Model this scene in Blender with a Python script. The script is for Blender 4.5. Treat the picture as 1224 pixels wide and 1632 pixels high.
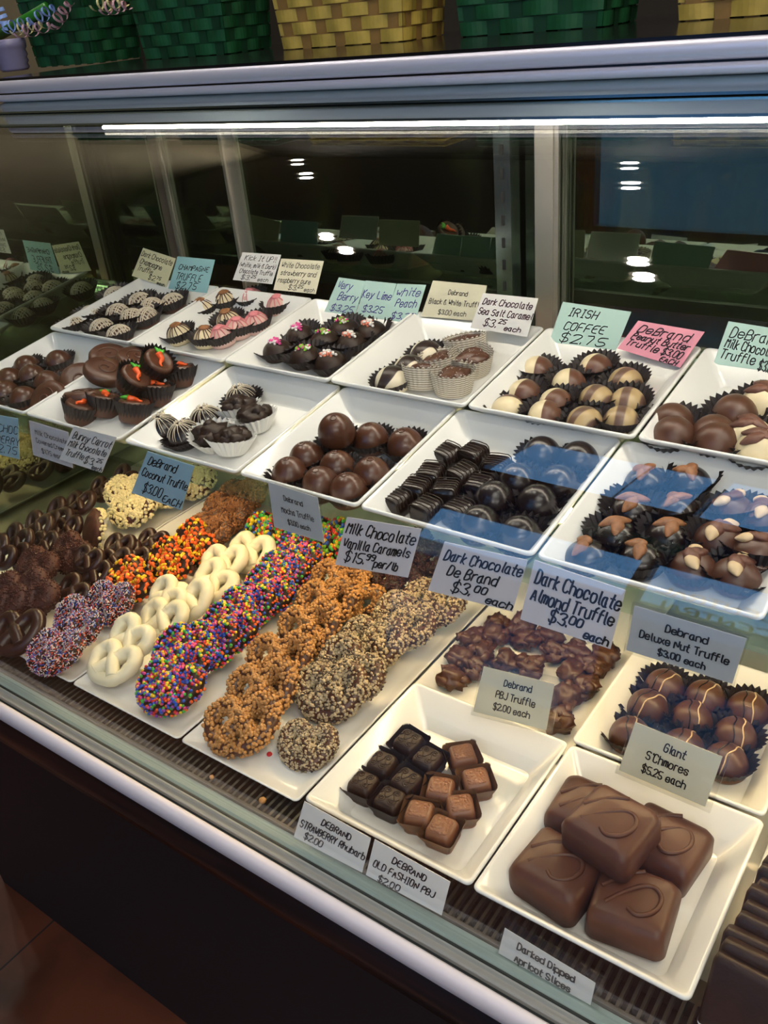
import bpy, bmesh, math, random
from math import sin, cos, pi, radians
from mathutils import Vector, Matrix, noise

# ------------------------------------------------------------------ clear, camera, world, exposure
for o in list(bpy.data.objects): bpy.data.objects.remove(o)
scene = bpy.context.scene
col = scene.collection
random.seed(7)
FPX, CX, CY, EYE = 1421.0, 612.0, 816.0, 0.72
def unit(v): return Vector(v).normalized()
AX = unit((2137, 594, -1421))                     # world x, y, z seen in camera axes (right, down, forward)
AY = unit((1208, -946, 1421)); AY = (AY - AX * AX.dot(AY)).normalized()
AZ = AX.cross(AY)
CAM = Vector((0, 0, EYE))
cd = bpy.data.cameras.new('camera'); cam = bpy.data.objects.new('camera', cd); col.objects.link(cam)
cd.sensor_fit = 'VERTICAL'; cd.sensor_height = 36.0; cd.lens = FPX / 1632 * 36.0
cd.clip_start = 0.02; cd.clip_end = 200
R = Matrix(((AX.x, -AX.y, -AX.z), (AY.x, -AY.y, -AY.z), (AZ.x, -AZ.y, -AZ.z))).to_4x4()
cam.matrix_world = Matrix.Translation(CAM) @ R
scene.camera = cam
vs = scene.view_settings
vs.view_transform = 'Standard'; vs.look = 'None'; vs.gamma = 1; vs.use_curve_mapping = False
vs.exposure = -0.18
LAMP_TOP, LAMP_LOW, LAMP_ROOM, SKY = 138.0, 68.0, 110.0, 3.0     # case tube, warm shelf tube, ceiling downlights, sky
w = bpy.data.worlds.new('sky'); scene.world = w; w.use_nodes = True
w.node_tree.nodes['Background'].inputs[0].default_value = (0.20, 0.50, 1.0, 1)
w.node_tree.nodes['Background'].inputs[1].default_value = SKY

def ray(u, v):
    d = Vector(((u - CX) / FPX, (v - CY) / FPX, 1.0))
    return Vector((d.dot(AX), d.dot(AY), d.dot(AZ)))
def on(u, v, p0, n, h=0.0):                       # point on a real surface (lifted h along its normal) seen at a spot of the frame
    p0 = Vector(p0); n = Vector(n).normalized()
    r = ray(u, v); t = ((p0 + n * h) - CAM).dot(n) / r.dot(n)
    return CAM + r * t, t

# ------------------------------------------------------------------ materials
def mat(name, color=(.5, .5, .5), rough=.5, metal=0, spec=.5, emit=None, strength=0, noise_amt=0, noise_scale=60, bump=0, bump_scale=200, color2=None, coat=0):
    m = bpy.data.materials.new(name); m.use_nodes = True
    nt = m.node_tree; b = nt.nodes['Principled BSDF']
    b.inputs['Base Color'].default_value = (*color, 1); b.inputs['Roughness'].default_value = rough
    b.inputs['Metallic'].default_value = metal; b.inputs['Specular IOR Level'].default_value = spec
    if coat: b.inputs['Coat Weight'].default_value = coat; b.inputs['Coat Roughness'].default_value = .12
    if emit: b.inputs['Emission Color'].default_value = (*emit, 1); b.inputs['Emission Strength'].default_value = strength
    if noise_amt or bump or color2:
        tc = nt.nodes.new('ShaderNodeTexCoord')
    if noise_amt or color2:
        n = nt.nodes.new('ShaderNodeTexNoise'); n.inputs['Scale'].default_value = noise_scale; n.inputs['Detail'].default_value = 4
        nt.links.new(tc.outputs['Object'], n.inputs['Vector'])
        r = nt.nodes.new('ShaderNodeValToRGB')
        c2 = color2 or tuple(c * (1 - noise_amt) for c in color)
        r.color_ramp.elements[0].position = .35; r.color_ramp.elements[1].position = .65
        r.color_ramp.elements[0].color = (*c2, 1); r.color_ramp.elements[1].color = (*color, 1)
        nt.links.new(n.outputs['Fac'], r.inputs['Fac']); nt.links.new(r.outputs['Color'], b.inputs['Base Color'])
    if bump:
        n2 = nt.nodes.new('ShaderNodeTexNoise'); n2.inputs['Scale'].default_value = bump_scale; n2.inputs['Detail'].default_value = 3
        nt.links.new(tc.outputs['Object'], n2.inputs['Vector'])
        bp = nt.nodes.new('ShaderNodeBump'); bp.inputs['Strength'].default_value = bump; bp.inputs['Distance'].default_value = .002
        nt.links.new(n2.outputs['Fac'], bp.inputs['Height']); nt.links.new(bp.outputs['Normal'], b.inputs['Normal'])
    return m
def emission(name, color, s):
    m = bpy.data.materials.new(name); m.use_nodes = True; nt = m.node_tree; nt.nodes.clear()
    e = nt.nodes.new('ShaderNodeEmission'); e.inputs[0].default_value = (*color, 1); e.inputs[1].default_value = s
    o = nt.nodes.new('ShaderNodeOutputMaterial'); nt.links.new(e.outputs[0], o.inputs[0]); return m
def sheet(name, through=(1, 1, 1), gloss=(1, 1, 1), base=.04, top=.96, rough=0.0):
    # clear sheet: what is not mirrored passes straight through; mirrored share grows with the glancing angle
    m = bpy.data.materials.new(name); m.use_nodes = True; nt = m.node_tree; nt.nodes.clear()
    N = nt.nodes.new
    lw = N('ShaderNodeLayerWeight'); lw.inputs['Blend'].default_value = .5
    p = N('ShaderNodeMath'); p.operation = 'POWER'; p.inputs[1].default_value = 5
    mu = N('ShaderNodeMath'); mu.operation = 'MULTIPLY_ADD'; mu.inputs[1].default_value = top; mu.inputs[2].default_value = base
    nt.links.new(lw.outputs['Facing'], p.inputs[0]); nt.links.new(p.outputs[0], mu.inputs[0])
    t = N('ShaderNodeBsdfTransparent'); t.inputs[0].default_value = (*through, 1)
    g = N('ShaderNodeBsdfGlossy'); g.inputs['Color'].default_value = (*gloss, 1); g.inputs['Roughness'].default_value = rough
    mx = N('ShaderNodeMixShader'); nt.links.new(mu.outputs[0], mx.inputs[0]); nt.links.new(t.outputs[0], mx.inputs[1]); nt.links.new(g.outputs[0], mx.inputs[2])
    o = N('ShaderNodeOutputMaterial'); nt.links.new(mx.outputs[0], o.inputs[0]); return m

M = {}
M['milk'] = mat('milk_chocolate', (.078, .027, .013), .30, noise_amt=.2, noise_scale=90, bump=.05)
M['milk2'] = mat('milk_chocolate_matte', (.088, .032, .016), .38, noise_amt=.25, noise_scale=60, bump=.15, bump_scale=120)
M['dark'] = mat('dark_chocolate', (.013, .006, .005), .27, noise_amt=.2, bump=.05)
M['dark2'] = mat('dark_chocolate_matte', (.027, .012, .007), .44, spec=.32, noise_amt=.3, bump=.2, bump_scale=250)
M['white'] = mat('white_chocolate', (.72, .60, .38), .4, noise_amt=.08, bump=.1)
M['ivory'] = mat('ivory_drizzle', (.68, .58, .44), .45, noise_amt=.15, noise_scale=200)
M['yogurt'] = mat('yogurt_coating', (.80, .72, .50), .42, bump=.35, bump_scale=90)
M['pink'] = mat('pink_drizzle', (.62, .20, .22), .45)
M['rose'] = mat('rose_white_chocolate', (.68, .44, .38), .42, noise_amt=.2)
M['cocoa'] = mat('cocoa_drizzle', (.07, .028, .02), .4)
M['cup'] = mat('dark_brown_paper', (.014, .008, .008), .55)
M['cup2'] = mat('brown_glassine_paper', (.11, .05, .018), .5)
M['cupw'] = mat('white_paper', (.72, .70, .66), .6)
M['porcelain'] = mat('white_porcelain', (.76, .75, .72), .16, coat=.3)
M['alu'] = mat('brushed_aluminium', (.56, .53, .48), .38, metal=.85)
M['chrome'] = mat('green_tinted_metal', (.42, .52, .52), .2, metal=1)  # green in the colour stands in for baskets mirrored in the ledges
M['satin'] = mat('sky_tinted_metal', (.66, .64, .74), .42, metal=.55)  # lavender in the colour stands in for sky reflected along the canopy edge
M['blackgloss'] = mat('black_gloss', (.008, .007, .008), .12)
M['blackmatte'] = mat('black_laminate', (.008, .006, .006), .5)
M['bronze'] = mat('bronze_metal', (.12, .10, .075), .4, metal=.7)
M['slot'] = mat('slot_dark', (.006, .006, .006), .7)
M['teal'] = mat('grey_green_enamel', (.25, .32, .31), .4)
M['palerail'] = mat('pale_rail_plastic', (.70, .62, .62), .35)
M['beige'] = mat('beige_metal', (.42, .41, .37), .35, metal=.4)
M['gasket'] = mat('dark_gasket', (.015, .02, .02), .5)
M['glass'] = sheet('clear_glass', (.985, .995, .99), (1, 1, 1), .045, .95)
M['plastic'] = sheet('clear_plastic', (.95, .96, .96), (1, 1, 1), .05, .9, .05)
M['mirror'] = sheet('green_end_glass', (.40, .42, .33), (.60, .70, .50), .46, .4, .004)
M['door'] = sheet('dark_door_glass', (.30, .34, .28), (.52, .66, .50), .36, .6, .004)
M['shelf'] = sheet('shelf_glass', (.85, .92, .88), (.8, 1, .9), .06, .9)
M['ink'] = mat('black_ink', (.012, .010, .014), .6)
M['inkp'] = mat('purple_ink', (.06, .03, .25), .6)
M['inkb'] = mat('maroon_ink', (.06, .015, .03), .6)
for k, c in dict(yellow=(.74, .68, .42), teal=(.32, .56, .57), white=(.72, .70, .67), cream=(.76, .70, .52), mint=(.44, .62, .56), pink=(.80, .32, .40), blue=(.30, .47, .56), lilac=(.66, .63, .66), grey=(.52, .54, .56)).items():
    M['card_' + k] = mat('card_' + k, c, .6)
M['salt'] = mat('salt_crystals', (.85, .82, .78), .3)
M['nut'] = mat('roasted_almond', (.30, .12, .045), .5, noise_amt=.4, noise_scale=140, bump=.3, bump_scale=300)
M['pecan'] = mat('pecan_nut', (.14, .05, .03), .45, noise_amt=.4, noise_scale=150, bump=.4)
M['cashew'] = mat('pale_nut', (.62, .45, .26), .45)
M['carrot'] = mat('orange_icing', (.80, .10, .015), .4)
M['leaf'] = mat('green_icing', (.08, .42, .03), .4)
CANDY = dict(red=(.55, .02, .02), orange=(.80, .12, .015), yellow=(.85, .58, .02), green=(.05, .38, .05), blue=(.02, .09, .50), pink=(.75, .07, .30), white=(.78, .74, .70), lav=(.25, .28, .50), brown=(.05, .018, .010), lime=(.20, .52, .03), coral=(.7, .2, .12), purple=(.22, .04, .3))
for k, c in CANDY.items(): M['c_' + k] = mat('candy_' + k, c, .3)
M['caramelchip'] = mat('caramel_chips', (.52, .25, .075), .38, noise_amt=.25, noise_scale=40)
M['crumb'] = mat('cookie_crumb', (.58, .45, .27), .7, noise_amt=.4, noise_scale=150)
M['crumbd'] = mat('dark_cookie_crumb', (.07, .05, .035), .7)
M['toffee'] = mat('toffee_crumb', (.34, .14, .05), .55, noise_amt=.4, noise_scale=150)
M['dust'] = mat('cocoa_crumb', (.075, .020, .012), .6, noise_amt=.4, noise_scale=150)
M['chipw'] = mat('white_chips', (.76, .66, .38), .45)
def half_material(name, c1, c2, kind):
    m = mat(name, c1, .35); nt = m.node_tree; b = nt.nodes['Principled BSDF']; N = nt.nodes.new
    tc = N('ShaderNodeTexCoord')
    r = N('ShaderNodeValToRGB'); r.color_ramp.elements[0].color = (*c1, 1); r.color_ramp.elements[1].color = (*c2, 1)
    if kind == 'half':
        s = N('ShaderNodeSeparateXYZ'); nt.links.new(tc.outputs['Object'], s.inputs[0]); 
        a = N('ShaderNodeMath'); a.operation = 'MULTIPLY_ADD'; a.inputs[1].default_value = 60; a.inputs[2].default_value = .5
        nt.links.new(s.outputs['X'], a.inputs[0]); nt.links.new(a.outputs[0], r.inputs['Fac'])
        r.color_ramp.elements[0].position = .48; r.color_ramp.elements[1].position = .52
    else:
        wv = N('ShaderNodeTexWave'); wv.inputs['Scale'].default_value = 16 if kind == 'bands' else 9
        wv.inputs['Distortion'].default_value = 2.0 if kind == 'bands' else 9.0
        wv.inputs['Detail'].default_value = 1; wv.inputs['Detail Scale'].default_value = .6 if kind == 'bands' else 1.2
        nt.links.new(tc.outputs['Object'], wv.inputs['Vector']); nt.links.new(wv.outputs['Color'], r.inputs['Fac'])
        lo, hi = (.35, .6) if kind == 'bands' else (.46, .54)
        r.color_ramp.elements[0].position = lo; r.color_ramp.elements[1].position = hi
    nt.links.new(r.outputs['Color'], b.inputs['Base Color']); return m
M['half'] = half_material('half_white_half_milk', (.72, .60, .38), (.11, .045, .026), 'half')
M['bands'] = half_material('marbled_tan_bands', (.12, .065, .045), (.42, .30, .15), 'bands')
M['swirl'] = half_material('black_white_swirl', (.025, .014, .012), (.70, .62, .46), 'swirl')
def waffle():
    m = mat('beige_waffle_paper', (.5, .44, .34), .7); nt = m.node_tree; b = nt.nodes['Principled BSDF']; N = nt.nodes.new
    tc = N('ShaderNodeTexCoord'); sp = N('ShaderNodeSeparateXYZ'); nt.links.new(tc.outputs['Object'], sp.inputs[0])
    mz = N('ShaderNodeMath'); mz.operation = 'MULTIPLY'; mz.inputs[1].default_value = 2200; nt.links.new(sp.outputs['Z'], mz.inputs[0])
    sn = N('ShaderNodeMath'); sn.operation = 'SINE'; nt.links.new(mz.outputs[0], sn.inputs[0])
    r = N('ShaderNodeValToRGB'); r.color_ramp.elements[0].color = (.30, .25, .18, 1); r.color_ramp.elements[1].color = (.74, .70, .62, 1)
    r.color_ramp.elements[0].position = .2; r.color_ramp.elements[1].position = .6
    nt.links.new(sn.outputs[0], r.inputs['Fac']); nt.links.new(r.outputs['Color'], b.inputs['Base Color']); return m
M['waffle'] = waffle()
def dimple():
    m = mat('dimpled_milk_chocolate', (.19, .075, .036), .4); nt = m.node_tree; b = nt.nodes['Principled BSDF']; N = nt.nodes.new
    tc = N('ShaderNodeTexCoord'); v = N('ShaderNodeTexVoronoi'); v.inputs['Scale'].default_value = 380; nt.links.new(tc.outputs['Object'], v.inputs['Vector'])
    bp = N('ShaderNodeBump'); bp.inputs['Strength'].default_value = .9; bp.inputs['Distance'].default_value = .0012
    nt.links.new(v.outputs['Distance'], bp.inputs['Height']); nt.links.new(bp.outputs['Normal'], b.inputs['Normal']); return m
M['dimple'] = dimple()

# ------------------------------------------------------------------ mesh helpers
class MB:
    def __init__(s): s.v = []; s.f = []; s.m = []
    def add(s, v, f, mi=0):
        k = len(s.v); s.v += [tuple(p) for p in v]; s.f += [tuple(i + k for i in q) for q in f]; s.m += [mi] * len(f); return s
    def data(s, name, mats, smooth=True):
        me = bpy.data.meshes.new(name); me.from_pydata(s.v, [], s.f)
        for m in (mats if isinstance(mats, (list, tuple)) else [mats]): me.materials.append(M[m] if isinstance(m, str) else m)
        me.polygons.foreach_set('material_index', s.m)
        me.polygons.foreach_set('use_smooth', [smooth] * len(s.f)); me.update(); return me
def link(name, data, parent=None, loc=None, rot=None, **props):
    o = bpy.data.objects.new(name, data); col.objects.link(o)
    if parent: o.parent = parent
    if loc is not None: o.location = loc
    if rot is not None: o.rotation_euler = rot
    for k, v in props.items(): o[k] = v
    return o
def thing(name, label, cat, loc=(0, 0, 0), rot=(0, 0, 0), group=None, data=None):
    o = link(name, data, None, loc, rot, label=label, category=cat)
    if group: o['group'] = group
    return o
def structure(name, data, **kw): return link(name, data, None, kind='structure', **kw)
def box(mb, x0, x1, y0, y1, z0, z1, mi=0):
    v = [(x, y, z) for z in (z0, z1) for x, y in ((x0, y0), (x1, y0), (x1, y1), (x0, y1))]
    return mb.add(v, [(3, 2, 1, 0), (4, 5, 6, 7), (0, 1, 5, 4), (1, 2, 6, 5), (2, 3, 7, 6), (3, 0, 4, 7)], mi)
def extrude(mb, prof, x0, x1, mi=0, closed=True):     # profile in (y, z) swept along x
    n = len(prof); v = [(x0, y, z) for y, z in prof] + [(x1, y, z) for y, z in prof]
    f = [(i, (i + 1) % n, n + (i + 1) % n, n + i) for i in range(n if closed else n - 1)]
    if closed: mb.add(list(v), [tuple(range(n))[::-1], tuple(range(n, 2 * n))], mi)   # end caps keep their own corners so the sweep shades straight
    return mb.add(v, f, mi)
def lathe(mb, prof, seg=28, mi=0, cap0=True, cap1=True):
    v = []; f = []
    for r, z in prof:
        v += [(r * cos(2 * pi * i / seg), r * sin(2 * pi * i / seg), z) for i in range(seg)]
    for k in range(len(prof) - 1):
        for i in range(seg):
            j = (i + 1) % seg; f.append((k * seg + i, k * seg + j, (k + 1) * seg + j, (k + 1) * seg + i))
    if cap0: f.append(tuple(range(seg))[::-1])
    if cap1: f.append(tuple((len(prof) - 1) * seg + i for i in range(seg)))
    return mb.add(v, f, mi)
def tube(mb, pts, rad, seg=6, mi=0, closed=False, cap=True):
    pts = [Vector(p) for p in pts]; n = len(pts); v = []; f = []
    rads = rad if isinstance(rad, (list, tuple)) else [rad] * n
    up = Vector((0, 0, 1)); prev = None
    for i, p in enumerate(pts):
        t = (pts[(i + 1) % n] - pts[i - 1]) if closed or 0 < i < n - 1 else (pts[1] - pts[0] if i == 0 else pts[-1] - pts[-2])
        t.normalize()
        a = (prev - t * prev.dot(t)) if prev else up - t * up.dot(t)
        if a.length < 1e-4: a = Vector((1, 0, 0)) - t * t.x
        a.normalize(); prev = a; b = t.cross(a)
        v += [p + (a * cos(2 * pi * k / seg) + b * sin(2 * pi * k / seg)) * rads[i] for k in range(seg)]
    for i in range(n if closed else n - 1):
        j = (i + 1) % n
        for k in range(seg):
            l = (k + 1) % seg; f.append((i * seg + k, i * seg + l, j * seg + l, j * seg + k))
    if cap and not closed: f += [tuple(range(seg))[::-1], tuple((n - 1) * seg + k for k in range(seg))]
    return mb.add(v, f, mi)
def ico(sub=1):
    bm = bmesh.new(); bmesh.ops.create_icosphere(bm, subdivisions=sub, radius=1)
    v = [p.co.copy() for p in bm.verts]; f = [tuple(q.index for q in p.verts) for p in bm.faces]; bm.free(); return v, f
ICO1, ICO2, ICO3, ICO4 = ico(1), ico(2), ico(3), ico(4)
def ball(mb, c, r, mi=0, src=None, scale=(1, 1, 1), rot=None):
    v, f = src or ICO1; c = Vector(c)
    vv = [Vector((p.x * scale[0], p.y * scale[1], p.z * scale[2])) * r for p in v]
    if rot: vv = [rot @ p for p in vv]
    return mb.add([p + c for p in vv], f, mi)
def lump(mb, c, r, amp=.25, freq=2.0, scale=(1, 1, 1), seed=0, src=None, mi=0, flat=None):
    v, f = src or ICO3; out = []; s = Vector((seed * 7.3, seed * 3.1, seed * 1.7))
    for p in v:
        k = 1 + amp * noise.noise(p * freq + s) + amp * .5 * noise.noise(p * freq * 2.3 + s)
        q = Vector((p.x * scale[0], p.y * scale[1], p.z * scale[2])) * (r * k)
        if flat is not None and q.z < flat: q.z = flat
        out.append(q + Vector(c))
    return mb.add(out, f, mi)
def rr(hw, hd, r, z, n=5):                             # rounded rectangle ring
    out = []
    for cx, cy, a0 in ((hw - r, hd - r, 0), (-hw + r, hd - r, 90), (-hw + r, -hd + r, 180), (hw - r, -hd + r, 270)):
        out += [(cx + r * cos(radians(a0 + 90 * k / n)), cy + r * sin(radians(a0 + 90 * k / n)), z) for k in range(n + 1)]
    return out
def loft(mb, rings, mi=0, cap=True):
    n = len(rings[0]); v = [p for r in rings for p in r]; f = []
    for k in range(len(rings) - 1):
        for i in range(n):
            j = (i + 1) % n; f.append((k * n + i, k * n + j, (k + 1) * n + j, (k + 1) * n + i))
    if cap: f += [tuple(range(n))[::-1], tuple((len(rings) - 1) * n + i for i in range(n))]
    return mb.add(v, f, mi)
def rotated(mb, rot=None, loc=(0, 0, 0)):
    L = Vector(loc); mb.v = [tuple((rot @ Vector(p) if rot else Vector(p)) + L) for p in mb.v]; return mb
def chaikin(pts, n=1, closed=False):
    pts = [Vector(p) for p in pts]
    for _ in range(n):
        out = [] if closed else [pts[0]]
        for i in range(len(pts) if closed else len(pts) - 1):
            a, b = pts[i], pts[(i + 1) % len(pts)]
            out += [a * .75 + b * .25, a * .25 + b * .75]
        if not closed: out.append(pts[-1])
        pts = out
    return pts

# ------------------------------------------------------------------ the room
M['floorwood'] = mat('reddish_wood_floor', (.11, .030, .013), .45, noise_amt=.75, noise_scale=5)
M['wallbrown'] = mat('dark_brown_wall', (.022, .016, .010), .7, noise_amt=.2, noise_scale=3)
M['ceil'] = mat('dim_ceiling', (.22, .21, .20), .8)
M['frame'] = mat('dark_window_frame', (.02, .02, .022), .4)
FLOOR, CEIL = -.68, 3.2
XL, XR, YF, YB = -4.2, 2.4, -2.2, 3.6
mb = MB(); box(mb, XL, XR, YF, YB, FLOOR - .05, FLOOR); structure('floor', mb.data('floor', 'floorwood', False))
mb = MB()
for k in range(12): box(mb, XL + k * .5 + .498, XL + k * .5 + .501, YF, YB, FLOOR, FLOOR + .0006)
structure('trim_1', mb.data('floor_seams', 'slot', False))
mb = MB(); box(mb, XL, XR, YF, YB, CEIL, CEIL + .05); structure('ceiling', mb.data('ceiling', 'ceil', False))
mb = MB(); box(mb, XL - .05, XL, YF, YB, FLOOR, CEIL); M['wallolive'] = mat('olive_brown_wall', (.22, .18, .11), .7, noise_amt=.2, noise_scale=3); structure('wall_left', mb.data('wall_left', 'wallolive', False))
mb = MB(); box(mb, XR, XR + .05, YF, YB, FLOOR, CEIL); structure('wall_right', mb.data('wall_right', 'wallbrown', False))
mb = MB(); box(mb, XL, XR, YB, YB + .05, FLOOR, CEIL); structure('wall_back', mb.data('wall_back', 'wallbrown', False))
WX0, WX1, WZ0, WZ1 = -2.0, .5, -.45, 3.05
mb = MB()
box(mb, XL, WX0, YF - .05, YF, FLOOR, CEIL); box(mb, WX1, XR, YF - .05, YF, FLOOR, CEIL)
box(mb, WX0, WX1, YF - .05, YF, FLOOR, WZ0); box(mb, WX0, WX1, YF - .05, YF, WZ1, CEIL)
structure('wall_front', mb.data('wall_front', 'wallbrown', False))
wf = structure('window_1', None)
mb = MB()
for x in (WX0, -1.0, WX1 - .05): box(mb, x, x + .05, YF - .06, YF + .01, WZ0, WZ1)
for z in (WZ0, 2.15, WZ1 - .05): box(mb, WX0, WX1, YF - .055, YF + .005, z, z + .05)
link('window_frame', mb.data('window_frame', 'frame', False), wf)
mb = MB(); box(mb, WX0, WX1, YF - .03, YF - .024, WZ0, WZ1); link('pane', mb.data('pane', 'glass', False), wf)
# street outside the shop window
mb = MB(); box(mb, -14, 12, YF - 9.5, YF - 9, FLOOR - .1, 3.0)
M['facade'] = mat('slate_facade', (.17, .22, .30), .8, noise_amt=.2, noise_scale=.8)
b = thing('building', 'slate grey shop building across the street', 'building', (0, 0, 0)); link('wall', mb.data('facade', 'facade', False), b)
for k in range(6):
    mb = MB(); x = -11 + k * 3.6; box(mb, x, x + 2.2, YF - 9.02, YF - 8.97, .1, 2.2); link('window', mb.data('facade_window', 'blackgloss', False), b)
M['asphalt'] = mat('street_asphalt', (.12, .12, .13), .8)
mb = MB(); box(mb, -14, 12, YF - 9, YF - .1, FLOOR - .15, FLOOR - .1); structure('ground', mb.data('ground', 'asphalt', False))

# ------------------------------------------------------------------ display case
CX0, CX1 = -1.318, .55
case = thing('display_case', 'long refrigerated confectionery case with curved front glass and black base', 'display case', (-.4, .75, FLOOR))
cl = Vector(case.location)
def part(name, mb, mats, smooth=False, parent=None, **kw):
    o = link(name, mb.data(name, mats, smooth), parent or case, **kw); o.matrix_parent_inverse = Matrix.Translation(-cl); return o
GY0, GZ0 = .3935, -.002                                # foot of the curved glass
def gl(t):
    a, b_, c = (GY0, GZ0), (.385, .56), (.80, .612)
    return tuple((1 - t) ** 2 * a[i] + 2 * t * (1 - t) * b_[i] + t * t * c[i] for i in (0, 1))
mb = MB(); box(mb, CX0 - .04, CX1, .421, 1.14, FLOOR, -.05); part('base_cabinet', mb, 'blackmatte')
mb = MB(); extrude(mb, [(.376, -.012), (.370, -.028), (.366, -.05), (.368, -.075), (.385, -.095), (.43, -.10), (.43, -.012)], CX0 - .04, CX1); part('bumper', mb, 'blackgloss', True)
mb = MB(); extrude(mb, [(.3765, -.03), (.3765, -.001), (.374, .001), (.369, -.001), (.3662, -.005), (.3655, -.012), (.3665, -.022), (.372, -.03)], CX0 - .04, CX1); part('front_rail', mb, 'palerail', True)
mb = MB(); box(mb, CX0 - .04, CX1, .376, .3825, -.03, -.006); part('rail_groove', mb, 'gasket')
mb = MB(); extrude(mb, [(.3815, -.03), (.3815, -.001), (.3822, .0006), (.3842, .0006), (.3852, -.0015), (.3890, -.0015), (.3900, .0015), (.3918, .0015), (.3925, -.001), (.3925, -.03)], CX0 - .04, CX1); part('glass_channel', mb, 'beige')
mb = MB(); box(mb, CX0 - .04, CX1, .3925, .3962, -.03, -.001); part('glass_gasket', mb, 'gasket')
mb = MB(); extrude(mb, [(.396, -.03), (.396, -.003), (.400, -.0008), (.411, -.0012), (.413, -.004), (.413, -.03)], CX0, CX1); part('inner_ledge', mb, 'teal')
# grille of slots along the front of the deck
mb = MB(); box(mb, CX0, CX1, .4125, .4165, -.03, .0015); box(mb, CX0, CX1, .452, .475, -.02, .0)
n = int((CX1 - CX0) / .0088)
for k in range(n):
    x = CX0 + k * .0088; box(mb, x, x + .0030, .4165, .452, -.008, .0)
gr = part('air_grille', mb, 'bronze')
mb = MB(); box(mb, CX0, CX1, .4165, .475, -.03, -.022); part('grille_well', mb, 'slot')
mb = MB(); box(mb, CX0, CX1, .470, 1.13, -.05, -.0005); part('deck', mb, 'beige')
# curved glass
mb = MB(); K = 26; pr = [gl(k / K) for k in range(K + 1)]
inn = []
for k, (y, z) in enumerate(pr):
    a = pr[max(k - 1, 0)]; b_ = pr[min(k + 1, K)]; t = Vector((b_[0] - a[0], b_[1] - a[1])).normalized(); inn.append((y + t.y * .005, z - t.x * .005))
extrude(mb, pr, CX0 - .012, CX1, closed=False); extrude(mb, inn[::-1], CX0 - .012, CX1, closed=False); extrude(mb, [pr[0], inn[0]][::-1], CX0 - .012, CX1, closed=False); extrude(mb, [pr[-1], inn[-1]], CX0 - .012, CX1, closed=False); part('front_glass', mb, 'glass', True)
# end glass follows the same curve
prof = [(.40, -.001)] + [(y + .006, z) for y, z in inn[1:]] + [(1.11, .60), (1.11, -.001)]
mb = MB(); extrude(mb, prof, CX0 - .006, CX0); part('end_glass', mb, 'mirror')
mb = MB(); box(mb, CX0 - .05, CX0 - .008, 1.06, 1.14, -.05, .60); part('corner_post', mb, 'alu')
# sliding doors at the back
def door(x0, x1, y, lw=.034):
    d = link('sliding_door', None, case); d.matrix_parent_inverse = Matrix.Translation(-cl)
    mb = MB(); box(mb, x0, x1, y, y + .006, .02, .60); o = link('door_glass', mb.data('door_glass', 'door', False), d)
    mb = MB()
    box(mb, x0, x0 + lw, y - .006, y + .012, .01, .605); box(mb, x1 - .034, x1, y - .006, y + .012, .01, .605)
    box(mb, x0 + .006, x0 + .010, y - .010, y - .006, .01, .605); box(mb, x1 - .010, x1 - .006, y - .010, y - .006, .01, .605)
    box(mb, x0, x1, y - .006, y + .012, .59, .612); box(mb, x0, x1, y - .006, y + .012, .0, .03)
    link('door_frame', mb.data('door_frame', 'alu', False), d)
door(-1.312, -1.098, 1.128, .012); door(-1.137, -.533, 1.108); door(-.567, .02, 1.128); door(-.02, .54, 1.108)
mb = MB(); box(mb, -.612, -.588, 1.075, 1.10, -.0, .606); sp = part('shelf_standard', mb, 'chrome')
mb = MB()
for k in range(18): box(mb, -.6020, -.5980, 1.0738, 1.076, .06 + k * .0295, .06 + k * .0295 + .013)
link('slot', mb.data('standard_slots', 'slot', False), sp).matrix_parent_inverse = Matrix()
# shelves: two clear shelves tilted toward the front
TILT = radians(7.5); TA = math.tan(TILT)
FRONT0 = (0, .594, .284); BACK0 = (0, .778, .322)      # front rim lines of the two tray rows
TH = .036                                              # tray height
def shelf(y0, z0, d, nm):
    mb = MB(); k = Vector((0, cos(TILT), sin(TILT))); nrm = Vector((0, -sin(TILT), cos(TILT)))
    p0 = Vector((0, y0, z0)) - nrm * (TH + .0012)
    a = p0 + k * .006; b_ = p0 + k * d
    extrude(mb, [(a.y, a.z), (b_.y, b_.z), (b_.y - nrm.y * .006, b_.z - nrm.z * .006), (a.y - nrm.y * .006, a.z - nrm.z * .006)], CX0 + .001, CX1)
    return part(nm, mb, 'shelf')
shelf(.594, .284, .205, 'glass_shelf'); shelf(.778, .322, .24, 'glass_shelf')
mb = MB(); box(mb, CX0 + .001, CX1, 1.012, 1.024, .296, .314); part('shelf_back_trim', mb, 'alu')
# top canopy
mb = MB(); box(mb, CX0 - .05, CX1, .874, 1.30, .640, .668); part('top_slab', mb, 'blackgloss')
def round_prof(y, z, r, a0, a1, n=8): return [(y + r * cos(radians(a0 + (a1 - a0) * k / n)), z + r * sin(radians(a0 + (a1 - a0) * k / n))) for k in range(n + 1)]
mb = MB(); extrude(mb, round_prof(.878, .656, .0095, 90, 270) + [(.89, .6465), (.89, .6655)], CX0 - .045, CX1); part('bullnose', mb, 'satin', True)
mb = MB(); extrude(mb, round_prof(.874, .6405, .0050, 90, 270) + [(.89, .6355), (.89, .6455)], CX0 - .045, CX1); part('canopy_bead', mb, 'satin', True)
mb = MB(); extrude(mb, [(.886, .6355), (.874, .6352), (.838, .6260), (.838, .6235), (.886, .6235)], CX0 - .03, CX1); part('upper_ledge', mb, 'chrome')
mb = MB(); extrude(mb, [(.886, .6232), (.842, .6232), (.798, .6140), (.798, .6115), (.886, .6115)], CX0 - .03, CX1); part('lower_ledge', mb, 'chrome')
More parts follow.
